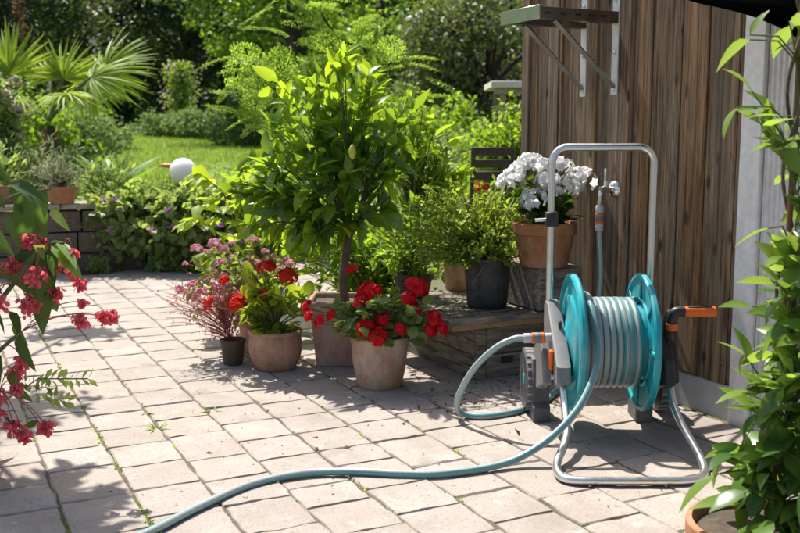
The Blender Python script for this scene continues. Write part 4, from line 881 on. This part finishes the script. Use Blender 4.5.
for (l, d, r, lab) in ((-1.72, 7.05, .16, 'low weedy green plant at the patio edge under the middle cranesbill'), (-1.42, 7.0, .2, 'spreading pale green groundcover at the patio edge beside the pink flowers'), (-2.2, 6.95, .08, 'tiny weed in the corner of wall and paving')):
    shrub('edge_weed', lab, 'plant', G(l, d, 0), (0, 0, 0), (0, 0, .06), (r*1.3, r*.6, .09), 60, 9, 'lf_lime' if r > .18 else 'lf_cranes', .035, .002, seed=int(r*1000), zmin=.01)
# palm
pm = thing('fan_palm', 'fan palm with shining yellow-green pleated fronds above the raised bed', 'palm', bed(-3.05, 8.5), -YAW)
z0 = bed(-3.05, 8.5).z
mb = MB(); mb.tube([(0, 0, -.05), (.01, 0, .25), (0, 0, .55), (0, 0, .70)], [.05, .055, .05, .03], 12); trk = mb.obj('trunk', M['darkbark'], pm)
rng = np.random.default_rng(90)
for k in range(26): a = rng.random()*6.28; zz = .1+.5*rng.random(); MB().tube([(.045*math.cos(a), .045*math.sin(a), zz), (.10*math.cos(a), .10*math.sin(a), zz+.14)], [.012, .003], 5).obj('leaf_base', M['cane'], trk)
rng = np.random.default_rng(91); Tl = tpl('strap', .062, 4, .5, .35)
def frond(org, pet, fdir, fn, L, n=30, spread=2.0):
    org, pet, fdir, fn = map(lambda a: np.array(a, float), (org, pet, fdir, fn)); fdir /= np.linalg.norm(fdir); side = np.cross(fdir, fn); side /= np.linalg.norm(side); fn = np.cross(side, fdir)
    a = np.linspace(-spread, spread, n) + rng.normal(size=n)*.03; D = fdir*np.cos(a)[:, None] + side*np.sin(a)[:, None] + fn*.12*rng.normal(size=(n, 1)) - UPV*.10
    P = np.tile(pet, (n, 1)); U = np.tile(fn, (n, 1)) + rng.normal(size=(n, 3))*.15
    V, F, UV = leaf_arrays(Tl, P, D, U, .88*L*(.75+.25*np.cos(a*.7))*(.9+.2*rng.random(n)))
    f = link('frond', quick_mesh('frond', V, F, UV), M['lf_palm'], pm)
    m_ = (org+pet)/2 + np.array([0, 0, .08]); MB().tube([bez(org, m_, pet, j/5)[0] for j in range(6)], .010, 6).obj('petiole', M['twig'], f)
top = (0, 0, .74)
for (pet, fd, fn, L, sp) in (((-.30, -.1, 1.12), (-.35, 0, 1), (.3, -1, .2), .58, 1.6), ((.42, -.15, 1.10), (.75, -.1, .25), (-.1, -.6, .8), .56, 2.0), ((.10, .1, 1.10), (.1, .1, 1), (0, -1, .3), .46, 1.6), ((-.5, .0, .95), (-1, 0, .1), (0, -.8, .7), .5, 1.8), ((.25, -.3, .95), (.3, -.6, .1), (0, -.3, 1), .42, 1.7), ((.45, .15, 1.18), (.6, .1, .7), (-.4, -.8, .5), .52, 1.7), ((-.15, -.35, .95), (-.3, -.8, -.1), (0, -.4, 1), .4, 1.6), ((.2, .4, 1.05), (.3, .8, .4), (0, -.5, .8), .42, 1.7), ((-.1, .35, 1.15), (-.2, .6, .8), (0, -.8, .6), .42, 1.6)): frond(top, pet, fd, fn, L, 40, sp)
# broad upright leaves (agave-like)
ag = thing('broad_sword_plant', 'plant of broad upright sword leaves in the bed before the lawn', 'plant', bed(-2.62, 8.8), -YAW)
ms = leaf_meshes('leaf', [tpl('lance', .24, 6, .5, .12), tpl('lance', .28, 6, .4, .3)], M['lf_agave']); k = 13; a = np.linspace(0, 6.28, k, endpoint=False)+rng.random(k)*.4
D = np.stack([np.cos(a)*.55, np.sin(a)*.55, .6+.6*rng.random(k)], 1); leaf_objs(ag, ms, np.zeros((k, 3)), D, -np.stack([np.cos(a), np.sin(a), -.6+0*a], 1), .45+.22*rng.random(k), rng)
# pale flowering shrub at the far left
t, st, mid, tips, rg = shrub('hollyhock', 'tall pale-flowered hollyhock-like plant at the left of the palm', 'plant', bed(-3.15, 7.75), (0, 0, .05), (0, 0, .70), (.28, .2, .38), 60, 8, 'lf_ger', .07, .005, ('round', .9, 2, .15, .15, .1), 95)
hm = [geranium_head('flower_head', M['p_cream'], rg, 9, .03, .035) for _ in range(2)]
for q_ in tips[:40]: link('flower_head', hm[rg.integers(2)], None, t, Matrix.Translation(Vector(q_)) @ Matrix.Rotation(rg.random()*6, 4, 'X') @ Matrix.Scale(.7+.5*rg.random(), 4))
# spikes and fillers in the bed
for j, (l, d, rx, h, mt, lf, lab) in enumerate(((-2.85, 7.8, .45, .50, 'lf_silver', .07, 'low greyish tufted plant behind the terracotta trough'), (-2.30, 7.75, .35, .36, 'lf_cranes', .06, 'soft green leafy clump behind the silver plant'), (-1.7, 7.95, .5, .20, 'lf_cranes', .05, 'low leafy clump in the bed behind the white globe'), (-1.05, 7.9, .5, .30, 'lf_lime', .06, 'fresh green clump in the bed behind the fig shrub'), (-.5, 7.9, .5, .5, 'lf_lime', .07, 'light green shrub in the bed behind the lemon tree'), (.05, 8.1, .5, .62, 'lf_cranes', .07, 'pale leafy shrub in the bed right of the lemon trunk'), (.6, 8.0, .5, .55, 'lf_lime', .07, 'fresh green shrub behind the slatted chair'))):
    shrub('bed_clump', lab, 'plant', bed(l, d), (0, 0, 0), (0, 0, h*.6), (rx, .3, h*.7), 110, 9, mt, lf, .003, ('lance', .26, 2, .15, .2), 100+j, upb=.5, zmin=.02)
sp = thing('seed_spike', 'tall brown seed spike rising above the palm', 'plant', bed(-3.35, 8.7), -YAW)
MB().tube([(0, 0, 0), (.02, 0, .8), (0, 0, 1.75)], .006, 6).obj('stalk', M['cane'], sp); k = 160; zz = 1.3+.5*rng.random(k)
leaves('seed_head', T_small, np.stack([.03*rng.normal(size=k), .03*rng.normal(size=k), zz], 1), unit(rng, k), unit(rng, k), np.full(k, .04), M['litter'], sp, 'stuff')
# globe lamp and copper ornament
gl = thing('globe_lamp', 'white opal globe garden lamp above the cranesbill', 'lamp', bed(-1.77, 7.9), -YAW)
zg = .717-bed(-1.77, 7.9).z
bmm = bmesh.new(); bmesh.ops.create_uvsphere(bmm, u_segments=40, v_segments=24, radius=.112); mg = bpy.data.meshes.new('globe'); bmm.to_mesh(mg); bmm.free(); mg.polygons.foreach_set('use_smooth', [True]*len(mg.polygons))
link('globe', mg, M['globe'], gl, Matrix.Translation((0, 0, zg))); MB().tube([(0, 0, -.05), (0, 0, zg-.1)], .02, 12).obj('post', M['dgrey'], gl); MB().lathe([(.05, zg-.125), (.055, zg-.10), (.04, zg-.085)], 20).obj('collar', M['dgrey'], gl)
co_ = thing('copper_ornament', 'pointed copper garden ornament left of the white globe', 'ornament', bed(-1.97, 7.95), -YAW)
zc = .765-bed(-1.97, 7.95).z
MB().tube([(-.02, 0, zc-.004), (.02, 0, zc+.004), (.07, 0, zc), (.12, 0, zc-.006), (.17, 0, zc-.008)], [.003, .013, .019, .015, .005], 12).obj('body', M['copper'], co_, 60); MB().tube([(.08, 0, -.05), (.08, 0, zc)], .006, 8).obj('rod', M['dgrey'], co_)

# chair
ch = thing('garden_chair', 'dark slatted wooden garden chair beyond the bench', 'chair', G(.62, 6.5, .0), -YAW+R(8))
for x in (-.15, .15):
    MB().tube([(x, .16, 0), (x, .10, .42), (x*.93, -.0, .60), (x*.9, -.02, .93)], .016, 6).obj('back_leg', M['chairwood'], ch); MB().tube([(x, .42, 0), (x, .40, .43)], .016, 6).obj('leg', M['chairwood'], ch)
for k in range(5): MB().bbox(-.155, .155, .06+k*.075, .12+k*.075, .425, .443, .004).obj('seat_slat', M['chairwood'], ch)
for k, (wd, z) in enumerate(((.125, .64), (.13, .72), (.137, .80), (.145, .88))):
    MB().bbox(-wd, wd, -.030, -.012, z, z+.055, .004).obj('back_slat', M['chairwood'], ch)
# shelter
sh = thing('wood_shelter', 'pale timber shelter with a flat bleached roof behind the shed', 'shelter', G(1.48, 9.6, .0), -YAW)
zb = 0
for (x0, x1) in ((-.62, -.30), (-.295, .02), (.025, .34), (.345, .66)): MB().bbox(x0, x1, -.35, .4, 1.46+random.uniform(-.006, .006), 1.52, .006).obj('roof_board', M['shelterroof'], sh)
MB().bbox(-.58, .66, -.31, -.27, 1.40, 1.458, .004).obj('beam', M['shelterwood'], sh); MB().bbox(-.56, .66, -.30, -.25, 1.24, 1.30, .004).obj('rail', M['shelterwood'], sh)
for x in (-.5, .0, .5): MB().bbox(x-.03, x+.03, -.295, -.255, 0, 1.399, .004).obj('post', M['shelterwood'], sh); MB().bbox(x-.03, x+.03, .28, .34, 0, 1.458, .004).obj('post', M['shelterwood'], sh)
for k in range(7): MB().tube([(-.5+k*.16, -.2, 1.34), (-.5+k*.16, .3, 1.34)], .045, 10).obj('log', M['bark'], sh)
MB().bbox(-.56, .62, -.25, .3, 1.285, 1.298, 0).obj('shelf', M['shelterwood'], sh)

# ------------------------------------------------------------------ shrubs and trees of the background
TQ = tpl('ovate', .62, 1, .25, .1)
def clumped(rg, c, r, ncl, per, cr, flat=.7):
    u = unit(rg, ncl)*(.45+.55*rg.random((ncl, 1))**.6); cc = c + u*r; idx = np.repeat(np.arange(ncl), per); v = unit(rg, ncl*per)*rg.random((ncl*per, 1))**.5
    P = cc[idx] + v*cr*np.array([1, 1, flat])*(.7+.6*rg.random((ncl, 1)))[idx]; D = unit(rg, len(P))*.9 + v*.5 - UPV*.25; U = UPV*.8 + unit(rg, len(P))*.9
    return cc, P, D, U
def tree(name, label, l, d, cz, r, ncl, per, cr, lm, ll, seed, tr=.16, group='trees behind the lawn', cat='tree'):
    rg = np.random.default_rng(seed); b = bed(l, d); t = thing(name, label, cat, b, -YAW, group); cz = cz-b.z; r = np.array(r, float); c = np.array([0, 0, cz])
    cc, P, D, U = clumped(rg, c, r, ncl, per, cr)
    ztop = max(.4, cz-r[2]*.5); mb = MB(); L = smooth_path([(0, 0, -.1), (.1*rg.normal(), 0, ztop*.5), (0, 0, ztop), (0, 0, cz+r[2]*.4)], 4); mb.tube(L, [tr*(1-.75*i/len(L)) for i in range(len(L))], 9); mb.obj('trunk', M['darkbark'], t)
    mb = MB(); base = np.array([0, 0, ztop])
    for q_ in cc[::3]: s_ = base+np.array([0, 0, (cz-ztop)*.6*rg.random()]); mb.tube([bez(s_, (s_+q_)/2+UPV*.15*np.linalg.norm(q_-s_), q_, j/4)[0] for j in range(5)], [tr*.4*(1-.8*j/4) for j in range(5)], 5, cap=False)
    mb.obj('limbs', M['darkbark'], t)
    leaves('crown', TQ, P, D, U, ll*(.6+.8*rg.random(len(P))), M[lm], t, 'stuff'); return t
# hedge of rounded bushes
for i in range(8):
    f_ = i/7; l = -6.05+f_*2.9; d = 24.2-3.2*f_; h = .62+.22*f_
    tree('hedge_bush', ['smallest, leftmost bush of the clipped grey-green hedge', 'second bush from the dark end of the clipped hedge', 'third bush from the dark end of the clipped hedge', 'hedge bush in front of the climbing white-flowered column', 'fifth bush from the dark end of the clipped hedge', 'sixth bush from the dark end of the clipped hedge', 'second bush from the feathery-tree end of the clipped hedge', 'largest, rightmost bush of the clipped grey-green hedge'][i], l, d, float(bed(l, d).z)+h*.45, (.36, .36, h*.5), 26, 60, .2, 'lf_hedge', .075, 200+i, .03, 'bushes of the clipped hedge', 'hedge bush')
ob = thing('climber_column', 'slender column of pale-flowering climber rising behind the hedge', 'plant', bed(-5.65, 25.2), -YAW)
rg = np.random.default_rng(131); k = 2600; P = np.stack([rg.normal(size=k)*.14, rg.normal(size=k)*.14, .1+1.75*rg.random(k)], 1); P[:, :2] *= (1.15-.25*np.abs(P[:, 2:3]-1.3))
leaves('foliage', TQ, P, unit(rg, k)-UPV*.3, unit(rg, k)+UPV, .06+.06*rg.random(k), M['lf_tree4'], ob, 'stuff'); k = 520; P = np.stack([rg.normal(size=k)*.22, rg.normal(size=k)*.20, .7+1.2*rg.random(k)], 1); leaves('blossom', TQ, P, unit(rg, k), unit(rg, k), .05+.05*rg.random(k), M['p_cream'], ob, 'stuff'); MB().tube([(0, 0, -.1), (0, 0, 1.8)], .03, 8).obj('post', M['darkbark'], ob)
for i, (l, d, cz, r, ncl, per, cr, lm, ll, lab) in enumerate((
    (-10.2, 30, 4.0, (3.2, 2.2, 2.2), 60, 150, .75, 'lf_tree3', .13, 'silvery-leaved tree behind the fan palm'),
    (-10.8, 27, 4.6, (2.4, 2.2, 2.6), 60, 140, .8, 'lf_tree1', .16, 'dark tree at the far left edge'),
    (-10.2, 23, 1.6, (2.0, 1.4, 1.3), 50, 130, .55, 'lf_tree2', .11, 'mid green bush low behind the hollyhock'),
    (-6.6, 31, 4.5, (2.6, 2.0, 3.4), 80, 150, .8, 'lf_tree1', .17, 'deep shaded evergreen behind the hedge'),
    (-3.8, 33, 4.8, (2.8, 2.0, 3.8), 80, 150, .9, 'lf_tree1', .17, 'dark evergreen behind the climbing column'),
    (-3.7, 21.5, 4.6, (1.9, 1.4, 1.4), 46, 140, .55, 'lf_tree2', .11, 'mid green tree hanging over the lawn at the top'),
    (-2.1, 20, 3.4, (1.7, 1.4, 1.7), 55, 150, .55, 'lf_tree4', .10, 'bright green tree right of the hedge'),
    (-2.9, 19.5, 1.2, (.9, .8, .6), 36, 110, .3, 'lf_dark', .08, 'dark low bush at the right end of the hedge'),
    (-.3, 24, 3.4, (2.0, 1.6, 2.6), 70, 150, .65, 'lf_tree4', .12, 'fresh green tree above the lemon tree'),
    (1.4, 15.5, 2.1, (1.35, 1.2, 1.45), 75, 170, .42, 'lf_tree3', .09, 'grey-green bush with reddish leaves left of the shelter'),
    (3.0, 18, 2.9, (1.7, 1.3, 2.3), 60, 150, .6, 'lf_tree1', .12, 'dark tree behind the shelter and shed corner'),
    (.3, 13.5, .95, (1.1, .7, .6), 50, 120, .3, 'lf_lime', .08, 'yellow-green bush low behind the pale citrus'),
    (1.02, 8.6, .66, (.40, .3, .58), 70, 130, .18, 'lf_lime', .05, 'sunlit yellowish bush beneath the shelter beside the shed corner'),
    (.75, 10.2, .55, (.6, .5, .45), 44, 110, .24, 'lf_cranes', .055, 'pale green bush behind the garden chair'),
    (-.5, 10.8, .8, (.8, .6, .5), 44, 120, .3, 'lf_lime', .07, 'lime bush behind the feathery mimosa'),
    (-5.2, 17.5, 1.0, (.5, .5, .35), 24, 90, .2, 'lf_hedge', .06, 'round greyish bush on the lawn behind the palm trunk'),
    (-4.6, 11.5, .95, (.8, .6, .55), 44, 120, .3, 'lf_tree4', .07, 'leafy bush left of the palm trunk'),
    (-4.15, 12.5, .9, (.5, .5, .4), 30, 110, .25, 'lf_hedge', .06, 'grey-green bush just behind the palm trunk'),
    (-7.2, 21, 1.25, (.9, .7, .6), 36, 110, .3, 'lf_tree4', .08, 'light bush on the lawn behind the sword leaves'))):
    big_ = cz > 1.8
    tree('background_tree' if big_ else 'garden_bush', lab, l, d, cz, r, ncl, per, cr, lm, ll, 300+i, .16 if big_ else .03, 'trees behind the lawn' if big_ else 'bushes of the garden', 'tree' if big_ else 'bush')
# mass of woodland on the slope behind
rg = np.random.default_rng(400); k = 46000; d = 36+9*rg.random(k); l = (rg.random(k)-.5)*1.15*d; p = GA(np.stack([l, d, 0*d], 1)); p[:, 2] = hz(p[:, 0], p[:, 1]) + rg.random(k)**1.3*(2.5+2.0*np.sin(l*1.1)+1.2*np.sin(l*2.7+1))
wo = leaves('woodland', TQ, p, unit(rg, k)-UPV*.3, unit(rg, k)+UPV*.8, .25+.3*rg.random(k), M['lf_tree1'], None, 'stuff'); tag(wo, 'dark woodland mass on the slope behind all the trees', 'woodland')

# grassy strap leaves by the bench, single red bloom
rg = np.random.default_rng(410); t = thing('strap_leaf_plant', 'clump of arching strap leaves with one red bloom beside the chair', 'plant', G(.40, 5.6, .0), -YAW)
ms = leaf_meshes('leaf', [tpl('strap', .07, 6, .4, .5), tpl('strap', .06, 6, .4, .2)], M['lf_lime']); k = 36; a = rg.random(k)*6.28; leaf_objs(t, ms, np.stack([.05*np.cos(a), .05*np.sin(a), 0*a+.1], 1), np.stack([np.cos(a)*.4, np.sin(a)*.4, .9+0*a], 1), -np.stack([np.cos(a), np.sin(a), -.3+0*a], 1), .6+.3*rg.random(k), rg)
link('flower_head', geranium_head('flower_head', M['p_scarlet'], rg, 20, .03, .025), None, t, Matrix.Translation((.05, -.15, .72))); MB().tube([(0, 0, 0), (.03, -.1, .4), (.05, -.15, .71)], .003, 5).obj('stem', M['twig'], t)
MB().lathe([(.11, 0), (.13, .16), (.12, .16), (.10, .12), (0, .12)], 24).obj('pot', M['brownpot'], t)

# ------------------------------------------------------------------ weeds, moss and litter on the paving
for i, (l, d, s_, lab) in enumerate(((-.92, 3.40, .035, 'small green weed in the mossy joint left of centre'), (-.835, 3.20, .04, 'grassy weed tuft between pavers behind the hose end'), (-.69, 3.42, .035, 'bright green weed seedling in the joint before the small pot'), (-.315, 3.13, .025, 'tiny yellow-green weed in the joint behind the trailing hose'))):
    rg = np.random.default_rng(500+i); k = 14; t = thing('weed', lab, 'weed', G(l, d, .0), 0, 'weeds in the paving joints'); a = rg.random(k)*6.28
    leaves('foliage', tpl('lance', .2, 3, .2, .5), .004*rg.normal(size=(k, 3))*np.array([1, 1, 0])+UPV*.004, np.stack([np.cos(a), np.sin(a), .4+1.8*rg.random(k)], 1), np.tile(UPV, (k, 1)), s_*(.4+1.0*rg.random(k)), M['lf_lime'], t, 'stuff')
rg = np.random.default_rng(520); k = 2600
xs_j = np.array(xs)[(np.array(xs) > -.4) & (np.array(xs) < 1.5)]; wts = np.where(np.abs(xs_j-.472) < .03, 7., 1.); wts /= wts.sum()
mx = rg.choice(xs_j, k, p=wts)+rg.normal(size=k)*.0035; my_ = 2.2+5*rg.random(k)**1.2; keep = np.sin(my_*7+mx*9)+np.sin(my_*17+3)+.8*rg.normal(size=k) > .5
pm_ = np.stack([mx, my_, np.full(k, .0125)], 1)[keep]; n_ = len(pm_)
tag(leaves('moss', tpl('ovate', .7, 1, .2, .3), pm_, unit(rg, n_)+UPV*.6, unit(rg, n_), .006+.008*rg.random(n_), M['lf_lime'], None, 'stuff'), 'yellow-green moss tufts in the paving joints', 'moss')
k = 460; l = .05+.55*rg.random(k); d = 3.45+.5*rg.random(k)**.8 - .1*rg.random(k); kk = 260
l = np.concatenate([l, -.9+1.9*rg.random(kk)]); d = np.concatenate([d, 2.5+1.7*rg.random(kk)]); p = GA(np.stack([l, d, 0*d+.019], 1)); k = len(p)
tag(leaves('leaf_litter', tpl('ovate', .5, 2, .3, .3, .2), p, unit(rg, k)*np.array([1, 1, .25]), UPV+unit(rg, k)*.5, np.where(rg.random(k) < .12, .025, .009)*(.6+.8*rg.random(k)), M['litter'], None, 'stuff'), 'scattered brown leaf and seed litter on the paving below the bench', 'litter')
k = 1200; p = np.stack([1.86+.6*rg.random(k), 3.31+.6*rg.random(k), np.full(k, .287)], 1)
tag(leaves('bench_litter', tpl('ovate', .5, 2, .3, .3, .2), p, unit(rg, k)*np.array([1, 1, .25]), UPV+unit(rg, k)*.5, np.where(rg.random(k) < .1, .02, .008)*(.6+.8*rg.random(k)), M['litter'], None, 'stuff'), 'dry leaf crumbs lying on the bench planks', 'litter')

# unseen tree, added so that its boughs shade the left patio corner
rg = np.random.default_rng(610); t = thing('added_shade_tree', 'unseen leafy tree added left of the patio to shade its near corner', 'tree', G(-2.35, 4.6, 0), -YAW)
mb = MB(); L = smooth_path([(0, 0, 0), (.03, 0, .7), (0, 0, 1.4), (.05, -.1, 2.0)], 5); mb.tube(L, [.06-.03*i/len(L) for i in range(len(L))], 9); mb.obj('trunk', M['bark'], t)
for (c, r, n_) in (((.78, -1.0, 2.0), (.30, .36, .24), 60), ((.25, .0, 2.2), (.4, .4, .3), 50), ((.05, 1.35, 2.12), (.35, .3, .18), 34)):
    c = np.array(c); mb = MB(); b0 = np.array([.02, -.05, 1.75]); mb.tube([bez(b0, (b0+c)/2+UPV*.2, c, j/6)[0] for j in range(7)], [.025*(1-.7*j/6) for j in range(7)], 7); mb.obj('bough', M['bark'], t)
    st, mid, tips = twigs(rg, c-np.array([0, 0, .05]), c, r, n_, 2.4); twig_tubes('twigs', st, mid, tips, .004, .0015, M['bark'], t)
    P, D, U = twig_leaves(rg, st, mid, tips, 7, .2, .9, .0, .6); leaves('crown', tpl('ovate', .45, 3, .25, .2), P, D, U, .07+.05*rg.random(len(P)), M['lf_tree4'], t, 'stuff')

# ------------------------------------------------------------------ made-up black cloth standing in for an unidentified dark shape
aw = thing('dark_shape_cloth', 'made-up black cloth standing in for an unidentified dark shape above the climber', 'standin_cloth', (XW, 2.0, 1.86))
hem = smooth_path([(0.650, 2.58, 1.384), (0.755, 2.58, 1.338), (0.834, 2.58, 1.320), (0.913, 2.58, 1.300), (0.993, 2.58, 1.269), (1.047, 2.58, 1.236), (1.130, 2.58, 1.169)], 4)
hem = [G(*p)+Vector((0, 0, .03)) for p in hem]; nh = len(hem); V = []
for j in range(9):
    for i, p in enumerate(hem):
        tq = j/8; e = Vector((XW-.012, 2.62-1.5*i/(nh-1), 1.853)); c = p.lerp(e, tq) - Vector((0, 0, .10*math.sin(math.pi*tq))); V.append(c-Vector((XW, 2.0, 1.86)))
o = MB().add(V, [(j*nh+i, j*nh+i+1, (j+1)*nh+i+1, (j+1)*nh+i) for j in range(8) for i in range(nh-1)]).obj('cloth', M['standin_cloth'], aw, 60); m_ = o.modifiers.new('s', 'SOLIDIFY'); m_.thickness = .003
MB().tube([p-Vector((XW, 2.0, 1.86)) for p in hem], .006, 8).obj('hem', M['standin_cloth'], aw)
MB().tube([hem[0]-Vector((XW, 2.0, 1.86)), Vector((-.012, .62, -.01))], .003, 6).obj('cord', M['black'], aw)
